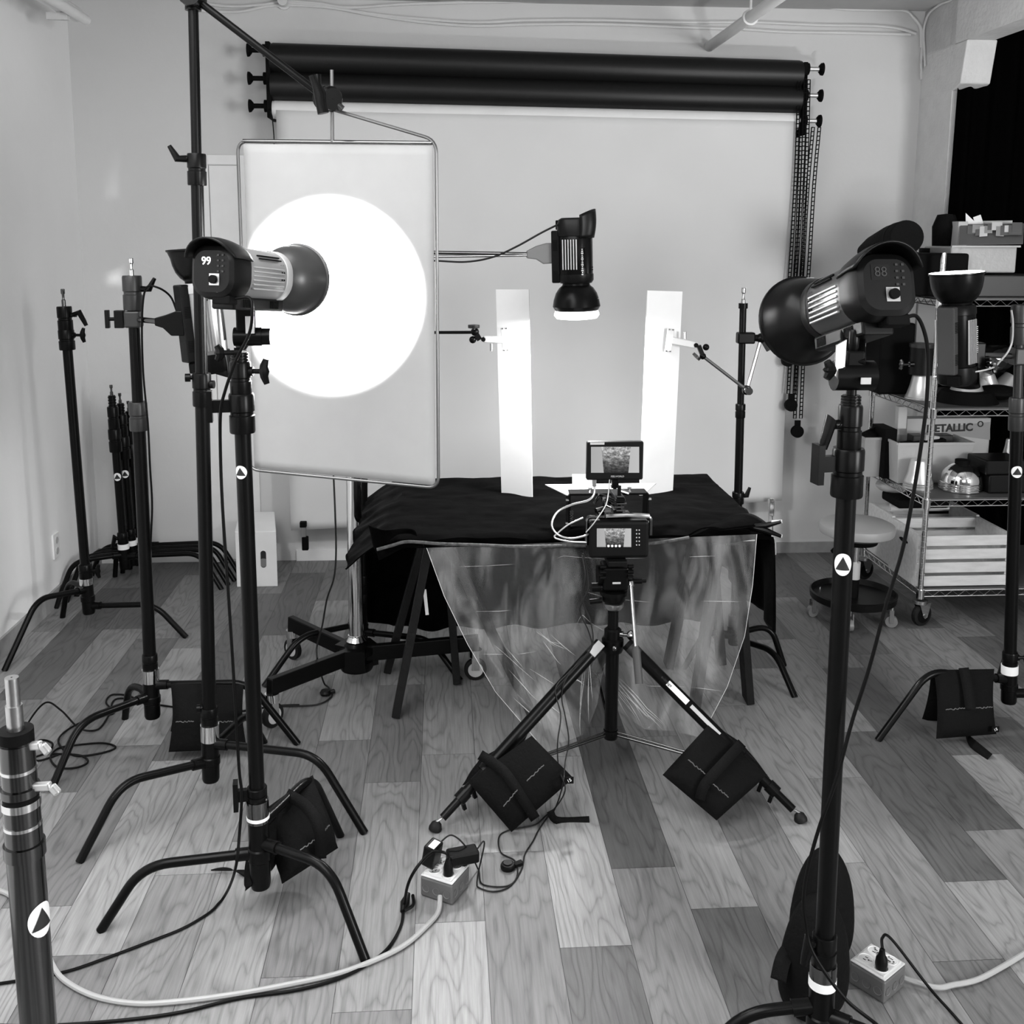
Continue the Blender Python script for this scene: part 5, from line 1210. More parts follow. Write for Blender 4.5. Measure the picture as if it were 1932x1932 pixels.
cable('thin dark twin cable from the upright adapter looping on the floor up to the camera', [e1, e1+Vector((.035, .01, .02)), e1+Vector((.075, .0, -.01)), F(902, 1640, .004), F(910, 1668, .003), F(955, 1672, .003), F(975, 1655, .003), F(972, 1625, .003), F(945, 1608, .003), F(942, 1578, .003), F(965, 1565, .003), F(1010, 1556, .003), F(1038, 1535, .006), D(1066, 1492, 2.76), D(1054, 1448, 2.86), D(1052, 1400, 2.95), D(1058, 1350, 3.0), D(1048, 1300, 3.02), D(1072, 1270, 3.04), D(1110, 1232, 3.05), D(1119, 1205, 3.06), D(1112, 1165, 3.07), D(1098, 1130, 3.07), D(1104, 1085, 3.07), D(1098, 1048, 3.08)], .0022, M_cabled)
cable('second thin dark cable running beside its twin from the floor up to the camera', [e2_, e2_+Vector((.02, .01, .01)), F(900, 1672, .003), F(930, 1682, .003), F(962, 1672, .003), F(984, 1640, .003), F(990, 1612, .003), F(1005, 1588, .003), F(1020, 1560, .003), F(1046, 1528, .01), D(1062, 1480, 2.77), D(1066, 1440, 2.86), D(1073, 1396, 2.95), D(1066, 1350, 3.0), D(1060, 1318, 3.02), D(1066, 1285, 3.03), D(1090, 1250, 3.05), D(1116, 1222, 3.05), D(1110, 1190, 3.06), D(1094, 1150, 3.07), D(1110, 1110, 3.07), D(1106, 1070, 3.08), D(1100, 1044, 3.08)], .0022, M_cabled)
q = F(958, 1634, .008); t = thing('cable_switch', 'small round black foot switch on the floor right of the crowded outlet box', 'cable switch', q)
MB().lathe([(.001, -.006), (.020, -.006), (.021, .002), (.018, .008), (.001, .009)], q, upz, 24).build('switch_body', M_blackp, t); MB().lathe([(.010, .009), (.012, .010), (.012, .0115), (.001, .0115)], q, upz, 20).build('button', M_dgrey, t)
MB().bar(q+Vector((.018, .004, 0)), q+Vector((.042, .014, .002)), .014, .012).build('cable_grip', M_blackp, t, bevel=.003)
# cable from lamp A down stand 4 to the floor
cable('black cable falling from the lit lamp beside the front left stand, then leftwards', [PA(-.062, .03, .02), D(470, 562, 2.33), D(476, 590, 2.32), D(470, 630, 2.33), D(445, 680, 2.36), D(424, 740, 2.38), D(416, 780, 2.40), D(416, 860, 2.42), D(420, 960, 2.42), D(428, 1080, 2.42), D(436, 1200, 2.42), D(444, 1330, 2.42), D(451, 1450, 2.42), D(456, 1500, 2.42), D(452, 1570, 2.42), D(444, 1640, 2.40), F(424, 1690, .02), F(395, 1722, .005), F(345, 1752, .004), F(280, 1778, .004), F(200, 1808, .004), F(130, 1832, .004), F(60, 1846, .004), F(0, 1856, .004), F(-60, 1862, .004)], .0038)
# cable from lamp C
cable('black cable curving from the big unlit lamp diagonally down to the front right stand', [PC(-.062, .03, .01), D(1728, 596, 1.80), D(1745, 630, 1.80), D(1751, 680, 1.80), D(1748, 760, 1.80), D(1738, 840, 1.80), D(1722, 940, 1.80), D(1702, 1040, 1.80), D(1672, 1140, 1.80), D(1640, 1260, 1.80), D(1608, 1360, 1.80), D(1578, 1470, 1.79), D(1546, 1560, 1.79), D(1524, 1640, 1.80), D(1516, 1700, 1.80), D(1521, 1750, 1.81), D(1530, 1790, 1.80), D(1560, 1840, 1.78), D(1600, 1890, 1.76), D(1650, 1930, 1.74), D(1690, 1965, 1.70), F(1720, 2000, .01)], .0036)
cable('thin cable hooking from lamp to stand at the right edge beside the shelving', [PD(-.03, .07, .02), D(1860, 698, 3.36), D(1890, 678, 3.36), D(1908, 650, 3.36), D(1911, 610, 3.36), D(1908, 585, 3.36)], .0035, M_silver)
cable('thin black cable hanging down beside the second stand', [PE(-.05, .0, .12), D(338, 598, 3.38), D(322, 560, 3.38), D(296, 542, 3.36), D(275, 545, 3.40), D(268, 600, 3.40), D(270, 700, 3.41), D(279, 800, 3.41), D(283, 880, 3.41), D(287, 950, 3.42), D(285, 1010, 3.43), D(282, 1080, 3.46), D(284, 1200, 3.47), D(283, 1270, 3.48), F(258, 1320, .006), F(215, 1310, .005), F(200, 1325, .005), F(215, 1345, .005), F(180, 1352, .005), F(130, 1375, .005), F(110, 1400, .005), F(140, 1425, .005), F(190, 1421, .005), F(218, 1410, .005), F(195, 1402, .005), F(150, 1405, .005), F(110, 1412, .005), F(95, 1430, .005), F(110, 1448, .005), F(145, 1448, .005), F(166, 1437, .005), F(150, 1425, .005), F(100, 1422, .005)], .0034)
cable('thin black cable loops lying on the floor behind the chrome stand at lower left', [F(40, 1420, .004), F(50, 1370, .03), F(85, 1326, .06), F(115, 1340, .05), F(150, 1374, .02), F(185, 1376, .004), F(205, 1350, .004), F(222, 1318, .004), F(300, 1330, .004), F(420, 1344, .004), F(520, 1332, .004), F(565, 1330, .004)], .0034)
cable('loose end of thin black cable curling near the lower left chrome stand', [F(40, 1432, .004), F(72, 1398, .004), F(98, 1402, .004), F(92, 1418, .004), F(64, 1430, .004), F(75, 1435, .004), F(110, 1424, .004)], .0034)
cable('thin cable dropping from behind the diffusion frame past the chrome roller stand to a switch', [D(629, 890, 3.70), D(632, 960, 3.70), D(634, 1040, 3.70), D(630, 1090, 3.70), D(617, 1130, 3.72), D(608, 1180, 3.74), D(598, 1220, 3.75), D(600, 1250, 3.74), F(612, 1290, .01), F(626, 1305, .006), F(622, 1318, .005), F(595, 1330, .005), F(540, 1332, .005), F(505, 1330, .005)], .0034, M_cabled)
q = F(614, 1306, .012); t = thing('inline_switch', 'small round black cable switch on the floor below the chrome roller stand', 'cable switch', q)
MB().lathe([(.001, -.008), (.020, -.008), (.022, 0), (.017, .008), (.001, .008)], q, upz, 20).build('switch_body', M_blackp, t); MB().bar(q+Vector((.015, 0, 0)), q+Vector((.035, .01, 0)), .016, .014).build('cable_grip', M_blackp, t, bevel=.003)

# ------------------------------------------------------------------ white wooden box against the wall
p = F(447, 1108); p2 = F(524, 1107); dpt = .30
t = thing('wooden_box', 'white painted wooden box with an oval hand hole, standing by the door', 'box', ((p.x+p2.x)/2, p.y+dpt/2, 0))
zf = D(447, 1003, p.y).z; zbk = zf
yb_ = min(WB-.02, p.y+dpt)
bw = MB(); bw.add([(p.x, p.y, 0), (p2.x, p.y, 0), (p2.x, p.y, zf), (p.x, p.y, zf), *[Vector((D(x_, 1003, yb_).x, yb_, z_)) for x_, z_ in ((452, 0), (519, 0), (519, zf+.02), (452, zf+.02))]], [(0, 1, 2, 3), (4, 7, 6, 5), (0, 3, 7, 4), (1, 5, 6, 2), (3, 2, 6, 7), (0, 4, 5, 1)], False)
bw.build('box_body', M_white, t, bevel=.004)
hx = D(497, 1055, p.y).x; hz_ = D(497, 1055, p.y).z
ov = [(.014*math.cos(a)+0, .014*math.sin(a)+(.030 if a < PI else -.030)) for a in [2*PI*i/24 for i in range(24)]]
MB().prism(ov, (hx, p.y+.0005, hz_), (1, 0, 0), upz, (0, -1, 0), .003).build('hand_hole', M_dgrey, t)
MB().prism([(a, b_*.5-.018) for a, b_ in ov], (hx, p.y-.001, hz_), (1, 0, 0), upz, (0, -1, 0), .003).build('hole_lower_edge', M_red, t)

# ------------------------------------------------------------------ rolling stool
sc = Vector((1.85, 4.47, 0)); sx_c = D(1617, 993, sc.y)
sc.x = F(1612, 1150, .07).x+.01; sc.y = 4.45; zs = D(1617, 993, sc.y).z; sxx = D(1617, 993, sc.y).x
t = thing('stool', 'rolling stool with round grey seat and black ring base with casters', 'stool', sc)
Rs = (D(1685, 993, sc.y).x-D(1549, 993, sc.y).x)/2
MB().lathe([(.001, -.045), (Rs*.75, -.045), (Rs*.97, -.028), (Rs, -.008), (Rs*.97, .010), (Rs*.85, .020), (.001, .022)], (sxx, sc.y, zs), upz, 48).build('seat', M_seat, t)
MB().lathe([(.001, 0), (Rs*.55, 0), (Rs*.6, .03), (.001, .03)], (sxx, sc.y, zs-.075), upz, 24).build('seat_plate', M_matte, t)
MB().cyl((sxx, sc.y, .10), (sxx, sc.y, .25), .024).build('lower_post', M_matte, t); MB().cyl((sxx, sc.y, .22), (sxx, sc.y, zs-.05), .015).build('gas_column', M_chrome, t)
MB().cyl((sxx, sc.y, .19), (sxx, sc.y, .27), .0255).build('post_label', M_lplastic, t)
Rb = (D(1684, 1135, sc.y).x-D(1532, 1135, sc.y).x)/2
MB().lathe([(Rb, .0), (Rb+.004, .03), (Rb-.004, .034), (Rb-.012, .008), (Rb*.5, .004), (.001, .006), (.001, -.004), (Rb-.008, -.006), (Rb, 0)], (sxx, sc.y, .098), upz, 56).build('ring_base', M_blackp, t)
pp = MB()
for k in range(5):
    a = 2*PI*k/5+.5; pp.cyl((sxx+(Rb-.03)*math.cos(a+.6), sc.y+(Rb-.03)*math.sin(a+.6), .10), (sxx+(Rb-.03)*math.cos(a+.6), sc.y+(Rb-.03)*math.sin(a+.6), .112), .006)
    cxx = Vector((sxx+(Rb-.01)*math.cos(a), sc.y+(Rb-.01)*math.sin(a), .028)); sd = Vector((-math.sin(a+.4), math.cos(a+.4), 0))
    wh = MB().cyl(cxx-sd*.011, cxx+sd*.011, .027, n=22).build('caster', M_red, t)
    MB().cyl(cxx-sd*.013, cxx+sd*.013, .009, n=12).bar(cxx+sd*.015, cxx+sd*.012+upz*.055, .018, .003).bar(cxx-sd*.015, cxx-sd*.012+upz*.055, .018, .003).cyl(cxx+upz*.045, cxx+upz*.072, .007).build('caster_fork', M_steel, wh)
pp.build('screws', M_chrome, t)
MB().tube(smooth_path([(sxx-.02, sc.y-.02, zs-.06), (sxx-.09, sc.y-.04, zs-.075), (sxx-.135, sc.y-.06, zs-.10)]), .010, 10).build('height_lever', M_matte, t)

# ------------------------------------------------------------------ wire shelving
XA, XB, YA_, YB_ = 2.165, 3.25, 4.34, 4.98
ZS = [.165, .588, 1.000, 1.487]
t = thing('shelving_unit', 'chrome wire shelving unit on casters, loaded with lighting gear', 'shelving', ((XA+XB)/2, (YA_+YB_)/2, 0))
for (x_, y_) in ((XA, YA_), (XA, YB_), (XB, YA_), (XB, YB_)):
    ps = MB(); ps.cyl((x_, y_, .13), (x_, y_, 1.69), .0125, n=18)
    for i in range(60):
        z_ = .14+i*.0255; ps.lathe([(.0126, 0), (.0134, .001), (.0134, .003), (.0126, .004)], (x_, y_, z_), upz, 18)
    ps.build('post', M_chrome, t)
    w_ = Vector((x_+.012, y_, .052)); sd = Vector((.5, .86, 0)).normalized() if y_ == YA_ else Vector((1, .2, 0)).normalized(); sd = Vector((.35, -.93, 0)).normalized()
    wh = MB().lathe([(.001, -.014), (.035, -.014), (.050, -.011), (.052, -.004), (.052, .004), (.050, .011), (.035, .014), (.001, .014)], w_, sd, 30).build('caster', M_rubber, t)
    MB().cyl(w_-sd*.015, w_+sd*.015, .036, n=24).build('wheel_hub', M_matte, wh)
    fx = upz.cross(sd)
    for s_ in (-1, 1): MB().prism([(-.032, .058), (.036, .058), (.018, -.01), (.004, -.016), (-.006, -.008)], w_+sd*s_*.019, fx, upz, sd, .003).build('caster_fork', M_chrome, wh)
    MB().cyl(w_-sd*.024, w_+sd*.024, .008).cyl((x_, y_, .108), (x_, y_, .122), .036).build('caster_mount', M_steel, wh)
for zi, z in enumerate(ZS):
    sh_ = MB()
    for (a, c) in (((XA, YA_), (XB, YA_)), ((XA, YB_), (XB, YB_)), ((XA, YA_), (XA, YB_)), ((XB, YA_), (XB, YB_))):
        a, c = Vector((a[0], a[1], z)), Vector((c[0], c[1], z)); L = (c-a).length
        sh_.cyl(a, c, .0034, n=8).cyl(a-upz*.028, c-upz*.028, .0030, n=8)
        n = int(L/.030); P_ = []
        for i in range(n+1): P_.append(a.lerp(c, i/n)-upz*(.002 if i % 2 else .026))
        sh_.tube(P_, .0019, 5)
    for (x_, y_) in ((XA, YA_), (XA, YB_), (XB, YA_), (XB, YB_)): sh_.cyl((x_, y_, z-.036), (x_, y_, z+.006), .0185, n=18)
    sf = sh_.build('wire_shelf', M_chrome, t)
    MB().box(((XA+XB)/2, (YA_+YB_)/2, z+.005), (XB-XA-.012, YB_-YA_-.012, .004)).build('shelf_liner', mat('dark_shelf_liner', .07, .5), sf)
def on(px, py, Y): return D(px, py, Y)
def shelfitem(name, label, cat, b, m, group=None, **k): return simple(name, b, m, label, cat, group, **k)
def ibox(name, label, cat, x0, x1, ytop, Y0, dep, m, zi, bevel=.004, grp=None):
    z0 = ZS[zi]+.008; a = D(x0, ytop, Y0); c = D(x1, ytop, Y0); h = a.z-z0
    return shelfitem(name, label, cat, MB().box(((a.x+c.x)/2, Y0+dep/2, z0+h/2), (c.x-a.x, dep, h)), m, grp, bevel=bevel)
# bottom shelf: two wooden crates
def crate(label, o, L, W_, H_, missing=0):
    o = Vector(o); t = thing('wooden_crate', label, 'crate', o+Vector((L/2, W_/2, 0)))
    for x_ in (0, L): 
        eb = MB(); eb.box(o+Vector((x_, W_/2, H_/2)), (.016, W_, H_)); e = eb.build('end_board', M_wood, t, bevel=.002)
        MB().prism([(.045*math.cos(a), .010*math.sin(a)) for a in [2*PI*i/20 for i in range(20)]], o+Vector((x_-.0085, W_/2, H_*.72)), (0, 1, 0), upz, (1, 0, 0), .002).build('hand_slot', M_matte, e)
    for y_ in (0, W_):
        for i in range(4): MB().box(o+Vector((L/2, y_+(-.006 if y_ == 0 else .006), H_*(.115+.255*i))), (L+.014, .010, H_*.19)).build('slat', M_wood, t, bevel=.0015)
    MB().box(o+Vector((L/2, W_/2, .006)), (L-.02, W_-.01, .01)).build('base_board', M_wood, t)
    return t
z0 = ZS[0]+.008; cq = F(1737, 1104, z0)
ch = D(1737, 1008, YA_+.03).z-z0
crate('front pale wooden crate with slatted sides on the bottom shelf', (XA+.0-.005, YA_+.03, z0), .42, .28, ch)
crate('rear pale wooden crate behind the front one on the bottom shelf', (XA+.01, YA_+.335, z0), .42, .27, ch)
cf = MB().box((XA+.2, YA_+.47, z0+ch+.01), (.30, .02, .03)); shelfitem('wood_plank', 'short wooden plank resting across the rear crate', 'plank', cf, M_wood)
# folding dark item and pack sagging over the crates
pc = [D(1640, 930, 4.9), D(1708, 930, 4.85), D(1712, 965, 4.8), D(1655, 985, 4.85)]
shelfitem('folded_bag', 'dark folded equipment bag lying on the rear crate', 'bag', MB().box((XA+.17, YA_+.46, z0+ch+.05), (.26, .2, .045)), M_bag, bevel=.012)
shelfitem('cloth_bundle', 'crumpled pale cloth bundle under the second shelf at its left edge', 'cloth', MB().ball((XA+.10, YB_-.10, z0+ch+.105), .075, 20, (1.3, .9, .55)), mat('pale_cloth', .5, .8, bump=.5, bscale=30))
# second shelf (z .588)
def cone(label, px, ytop, ybot, rpx, Y, m=M_silver, rings=3, top=.45, grp=None, zi=None, tilt=None):
    a = D(px, ybot, Y); r = rpx*Y/FPX; h = D(px, ytop, Y).z-a.z
    if zi is not None: h = h+(a.z-(ZS[zi]+.008)); a.z = ZS[zi]+.008
    t = thing('lamp_reflector', label, 'reflector', a, grp)
    ax_ = upz if tilt is None else Vector(tilt).normalized()
    pr = [(r, 0)]
    for i in range(rings): pr += [(r*(1-.012*i), .005+i*.010), (r*(.95-.012*i), .008+i*.010), (r*(.975-.012*i), .010+i*.010)]
    hb_ = .005+rings*.010
    pr += [(r*.90, hb_+.004), (r*(.9+top)/2*.96, h*.55), (r*top, h*.93), (r*top*.92, h), (r*top*.5, h), (.001, h-.004)]
    MB().lathe(pr, a, ax_, 40).build('shell', m, t); return t
def bowl(label, px, ytop, ybot, rpx, Y, rings, m=M_chrome, grp=None, zi=1, tilt=None):
    a = D(px, ybot, Y); r = rpx*Y/FPX; h = D(px, ytop, Y).z-a.z
    if zi is not None: h += a.z-(ZS[zi]+.008); a.z = ZS[zi]+.008
    ax_ = upz if tilt is None else Vector(tilt).normalized(); t = thing('lamp_reflector', label, 'reflector', a, grp)
    pr = [(r*.96, 0)]; hr = rings*.011
    for i in range(rings): pr += [(r, .003+i*.011), (r, .006+i*.011), (r*.955, .008+i*.011)]
    for i in range(9): f_ = i/8*1.25; pr.append((r*.95*math.cos(f_), hr+.004+(h-hr-.02)*math.sin(f_)/math.sin(1.25)))
    pr += [(r*.28, h-.014), (r*.28, h), (.001, h)]
    MB().lathe(pr, a, ax_, 44).build('shell', m, t); MB().lathe([(r*.34, h-.020), (r*.34, h+.002), (r*.25, h+.004), (.001, h+.004)], a, ax_, 24).build('mount_ring', M_matte, t); return t
cone('stack of satin silver cone reflectors at the shelf front, left of the post', 1731, 868, 925, 29, 4.55, rings=3, zi=1, top=.62)
bowl('stack of shiny mirror bowls upside down on the shelf right of the front post', 1811, 868, 940, 42, 4.5, 4, zi=1)
bowl('tilted shiny mirror bowl behind the upside-down bowls', 1852, 838, 900, 32, 4.75, 1, zi=None, tilt=(-.75, -.1, .7))
cone('small pale cone reflector half hidden at the right end of the shelf below the middle', 1903, 828, 860, 12, 4.75, rings=1, zi=None, top=.6)
M_bin = mat('frosted_plastic', .42, .3, bump=.1); M_bin2 = mat('frosted_plastic_dull', .30, .35)
def bin_(name, label, x0, x1, yt, Y0, dep, zi, m=M_bin):
    z0 = ZS[zi]+.008; a = D(x0, yt, Y0); c = D(x1, yt, Y0); h = a.z-z0; t = thing(name, label, 'storage bin', ((a.x+c.x)/2, Y0+dep/2, z0)); W_ = c.x-a.x; cx_ = (a.x+c.x)/2
    b = MB(); th = .004; e = .92
    lo = lambda sx_, sy_, k: Vector((cx_+sx_*W_/2*k, Y0+dep/2+sy_*dep/2*k, 0))
    outer0 = [lo(sx_, sy_, e)+upz*z0 for sx_, sy_ in ((-1, -1), (1, -1), (1, 1), (-1, 1))]; outer1 = [lo(sx_, sy_, 1)+upz*(z0+h) for sx_, sy_ in ((-1, -1), (1, -1), (1, 1), (-1, 1))]
    in1 = [p_.lerp(Vector((cx_, Y0+dep/2, p_.z)), .04) for p_ in outer1]; in0 = [p_.lerp(Vector((cx_, Y0+dep/2, p_.z)), .04)+upz*th for p_ in outer0]
    b.add(outer0+outer1+in1+in0, [(0, 1, 2, 3)]+[(i, (i+1) % 4, 4+(i+1) % 4, 4+i) for i in range(4)]+[(4+i, 4+(i+1) % 4, 8+(i+1) % 4, 8+i) for i in range(4)]+[(8+i, 8+(i+1) % 4, 12+(i+1) % 4, 12+i) for i in range(4)]+[(12, 13, 14, 15)], False)
    b.build('bin_shell', m, t, bevel=.002); rm = MB(); 
    for i in range(4): rm.bar(outer1[i], outer1[(i+1) % 4], .008, .012)
    rm.build('rim', m, t); return t, Vector((cx_, Y0+dep/2, z0)), W_, h
tb_, bc_, bw_, bh_ = bin_('storage_bin', 'large frosted open bin full of small gear on the shelf under the silver reflectors', 1694, 1838, 838, 4.62, .20, 1)
rnd = random.Random(9)
for i, (nm, lb) in enumerate((('gear_pouch', 'flat dark pouch lying in the large frosted bin'), ('gear_pouch', 'grey folder sticking out of the large frosted bin'), ('gear_box', 'pale small box tucked in the left of the large frosted bin'))):
    shelfitem(nm, lb, 'pouch' if i < 2 else 'box', MB().box(bc_+Vector((-.02+.05*i-.06*(i == 2), -.01+.035*i-.05*(i == 2), bh_-.015+.012*i)), (.20 if i < 2 else .07, .07, .03+.02*(i == 1)), Matrix.Rotation(.12*(i-1), 3, 'Y')), [M_bag, M_dgrey, M_lplastic][i], bevel=.004)
t = thing('cardboard_box', 'long printed box reading METALLIC behind the frosted bin', 'box', (2.45, 4.88, ZS[1]))
a, c = D(1712, 790, 4.86), D(1870, 788, 4.86); z0 = ZS[1]+.008
MB().box(((a.x+c.x)/2, 4.90, (a.z+z0)/2), (c.x-a.x, .08, a.z-z0)).build('box_body', mat('pale_printed_card', .50, .55), t, bevel=.002)
MB().add([(D(1775, 818, 4.859)), D(1868, 830, 4.859), D(1868, 796, 4.859), D(1790, 805, 4.859)], [(0, 1, 2, 3)], False).build('printed_panel', mat('printed_panel', .32, .5), t)
text('box_lettering', 'METALLIC', .053, D(1792, 808, 4.857), (1, 0, .03), (-.03, 0, 1), M_print, t, bold=.0018)
MB().lathe([(.010, 0), (.015, 0), (.015, .001), (.010, .001)], D(1850, 800, 4.857), (0, -1, 0), 24).build('round_logo', M_print, t)
MB().box(D(1753, 812, 4.857), (.022, .001, .022)).build('printed_square', M_dgrey, t)
ibox('equipment_case', 'tall narrow black case between two bins on the shelf under the silver reflectors', 'case', 1671, 1694, 810, 4.72, .16, M_matte, 1)
tb2, bc2, bw2, bh2 = bin_('storage_bin', 'small frosted bin with black gear behind the front right stand', 1632, 1672, 828, 4.76, .14, 1, M_bin2)
shelfitem('gear_bundle', 'tangle of black clips heaped in the small frosted bin', 'clips', MB().ball(bc2+Vector((0, 0, bh2)), .055, 12, (.9, .9, .45)).bar(bc2+Vector((-.03, 0, bh2+.01)), bc2+Vector((.05, .02, bh2+.04)), .01, .02), M_matte)
a = D(1700, 786, 4.80); shelfitem('battery_pack', 'white upright adapter brick on top of the narrow black case', 'adapter', MB().box((D(1700, 786, 4.8).x, 4.80, (D(1700, 766, 4.8).z+D(1700, 808, 4.8).z)/2), (.045, .04, D(1700, 766, 4.8).z-D(1700, 808, 4.8).z)), M_lplastic, bevel=.004)
cr_ = MB(); rnd = random.Random(2)
a = F(1684, 893, ZS[1]+.01); a.x = max(a.x, XA+.03)
for i in range(9): cr_.ball(a+Vector((rnd.uniform(-.02, .1), rnd.uniform(-.03, .05), .008+rnd.uniform(0, .01))), rnd.uniform(.015, .03), 8, (1.3, 1, .5))
shelfitem('plastic_wrap', 'crumpled pale plastic packet on the shelf left of the cone stack', 'packet', cr_, mat('crumpled_plastic', .55, .25, bump=.9, bscale=40))
for i, (x0, x1, yt, yb2) in enumerate(((1866, 1910, 895, 940), (1860, 1912, 868, 900))):
    a = D(x0, yt, 4.42); c = D(x1, yb2, 4.42); zlo = ZS[1]+.008 if i == 0 else D(x0, 896, 4.42).z; zhi = D(x0, yt, 4.42).z
    shelfitem('black_tray', ['lower black equipment tray at the right of the mirror bowls', 'upper black equipment tray stacked on another right of the mirror bowls'][i], 'tray', MB().box(((a.x+c.x)/2+.03, 4.50, (zlo+zhi)/2-.001), (c.x-a.x+.06, .18, zhi-zlo-.002)), M_blackp, bevel=.008)
# third shelf (z 1.0)
cone('satin silver cone reflector under the black cylinder lamp on the upper middle shelf', 1738, 706, 749, 31, 4.62, zi=2, rings=1, top=.62)
t = thing('studio_lamp', 'glossy black cylinder lamp standing on a silver cone reflector', 'studio lamp', D(1744, 706, 4.62))
zc0 = D(1738, 706, 4.62); MB().cyl(zc0+Vector((.0, 0, 0)), Vector((zc0.x, zc0.y, D(1738, 650, 4.62).z)), .058, n=30).build('lamp_body', M_blackp, t); MB().cyl(Vector((zc0.x, zc0.y, D(1738, 655, 4.62).z)), Vector((zc0.x, zc0.y, D(1738, 648, 4.62).z)), .060, n=30).build('end_cap', M_dgrey, t)
tk = MB(); tee_knob(tk, zc0+Vector((-.05, -.02, .05)), (-1, -.1, 0), .06, .03); tk.build('knob', M_dsteel, t)
tr = D(1816, 768, 4.44); shelfitem('black_tray', 'shallow black tray under two silver reflectors on the upper middle shelf', 'tray', MB().lathe([(.001, 0), (.14, 0), (.11, .05), (.105, .052), (.001, .05)], (D(1818, 765, 4.5).x+.02, 4.52, ZS[2]+.008), upz, 36), M_matte)
q = Vector((D(1818, 765, 4.5).x+.02, 4.52, ZS[2]+.062)); t = thing('lamp_reflector', 'satin silver cone reflector lying on the black tray', 'reflector', q)
MB().lathe([(.072, 0), (.070, .004), (.045, .062), (.044, .070), (.001, .068)], q, upz, 36).build('shell', M_silver, t)
for i, (px, py, tl) in enumerate(((1848, 742, (.35, 0, .9)), (1866, 748, (-.3, -.1, .9)), (1886, 744, (.6, 0, .8)))):
    a = D(px, py, 4.68); t = thing('lamp_reflector', ['leftmost of three silver cone reflectors leaning together on the upper middle shelf', 'middle one of three silver cone reflectors leaning together on the upper middle shelf', 'rightmost of three silver cone reflectors leaning together on the upper middle shelf'][i], 'reflector', a, None)
    a.z = max(a.z, ZS[2]+.03); MB().lathe([(.052, 0), (.050, .004), (.036, .085), (.034, .09), (.001, .088)], a, Vector(tl).normalized(), 32).build('shell', M_silver, t)
shelfitem('black_bag', 'lumpy black bag below the leaning silver reflectors', 'bag', MB().ball((D(1880, 760, 4.55).x, 4.55, ZS[2]+.045), .07, 18, (1.5, 1.2, .5)), M_bag)
t = thing('studio_lamp', 'glossy black lamp with highlights behind the upward lamp on the upper middle shelf', 'studio lamp', D(1872, 700, 4.75))
q = D(1875, 675, 4.75); MB().lathe([(.001, -.08), (.055, -.08), (.062, -.05), (.062, .06), (.05, .08), (.001, .08)], q, (.25, -1, .1), 30).build('lamp_body', M_blackp, t); MB().lathe([(.001, 0), (.05, 0), (.035, .02), (.001, .03)], q+Vector((-.02, -.085, 0)), (.1, -1, 0), 24).build('glass_dome', mat('dark_glass', .02, .05, 0, .8), t)
MB().bar(Vector((q.x+.04, q.y, ZS[2]+.006)), q+Vector((.02, 0, -.03)), .05, .05).build('base', M_matte, t)
ibox('equipment_case', 'big black case standing on the upper middle shelf behind the lamp', 'case', 1664, 1729, 610, 4.74, .18, M_matte, 2, bevel=.01)
ibox('grey_panel', 'grey upright panel behind the upward lamp on the upper middle shelf', 'panel', 1732, 1768, 568, 4.86, .02, M_red, 2)
ibox('white_sheet', 'pale card leaning at the back left of the upper middle shelf', 'card', 1606, 1662, 668, 4.93, .012, mat('pale_card', .45, .6), 2)
# top shelf (z 1.487)
ibox('equipment_case', 'wide dark drawer case under the frosted bin on the top shelf', 'case', 1776, 1990, 520, 4.42, .34, mat('dark_case', .035, .45), 3)
zq = D(1850, 517, 4.42).z
a, c = D(1797, 465, 4.46), D(1922, 465, 4.46)
t = thing('storage_bin', 'frosted plastic bin with printed cards on top of the shelving', 'storage bin', ((a.x+c.x)/2, 4.58, zq))
MB().box(((a.x+c.x)/2, 4.60, (zq+.004+a.z)/2), (c.x-a.x, .26, a.z-zq-.004)).build('bin_body', M_bin, t, bevel=.006)
MB().bar(D(1795, 465, 4.455), D(1925, 465, 4.455), .01, .008).build('rim', M_lplastic, t)
lidm = mat('grey_board', .12, .6)
bd = MB(); P4 = [D(1810, 462, 4.46), D(1930, 460, 4.46), D(1932, 422, 4.62), D(1812, 424, 4.62)]; bd.add(P4, [(0, 1, 2, 3)], False); shelfitem('display_board', 'dark grey board sloping behind the rim of the frosted bin', 'board', bd, lidm, solid=.004)
nn = (P4[1]-P4[0]).cross(P4[3]-P4[0]).normalized(); nn = nn if nn.y < 0 else -nn
rnd = random.Random(21)
for i in range(12):
    u0 = .12+.062*i+rnd.uniform(-.01, .01); v0 = rnd.uniform(.22, .62); w_, h_ = rnd.uniform(.12, .22), rnd.uniform(.3, .5)
    f_ = lambda u, v: (P4[0].lerp(P4[1], u)).lerp(P4[3].lerp(P4[2], u), v)+nn*(.004+.0012*i)
    sk = rnd.uniform(-.05, .05)
    b = MB().add([f_(u0, v0), f_(min(.99, u0+w_), v0+sk), f_(min(.99, u0+w_), min(.99, v0+h_+sk)), f_(u0, min(.99, v0+h_))], [(0, 1, 2, 3)], False)
    shelfitem('printed_card', 'printed paper card in the pile on the grey board on the top shelf', 'card', b, [M_card, M_lplastic, M_red][i % 3 if i % 5 else 2], 'printed cards spread on the grey board', solid=.001)
b = MB().add([D(1822, 402, 4.66), D(1845, 424, 4.66), D(1822, 428, 4.66)], [(0, 1, 2)], False); shelfitem('paper_scrap', 'pointed white paper scrap poking up left above the grey board', 'paper', b, M_card, solid=.002)
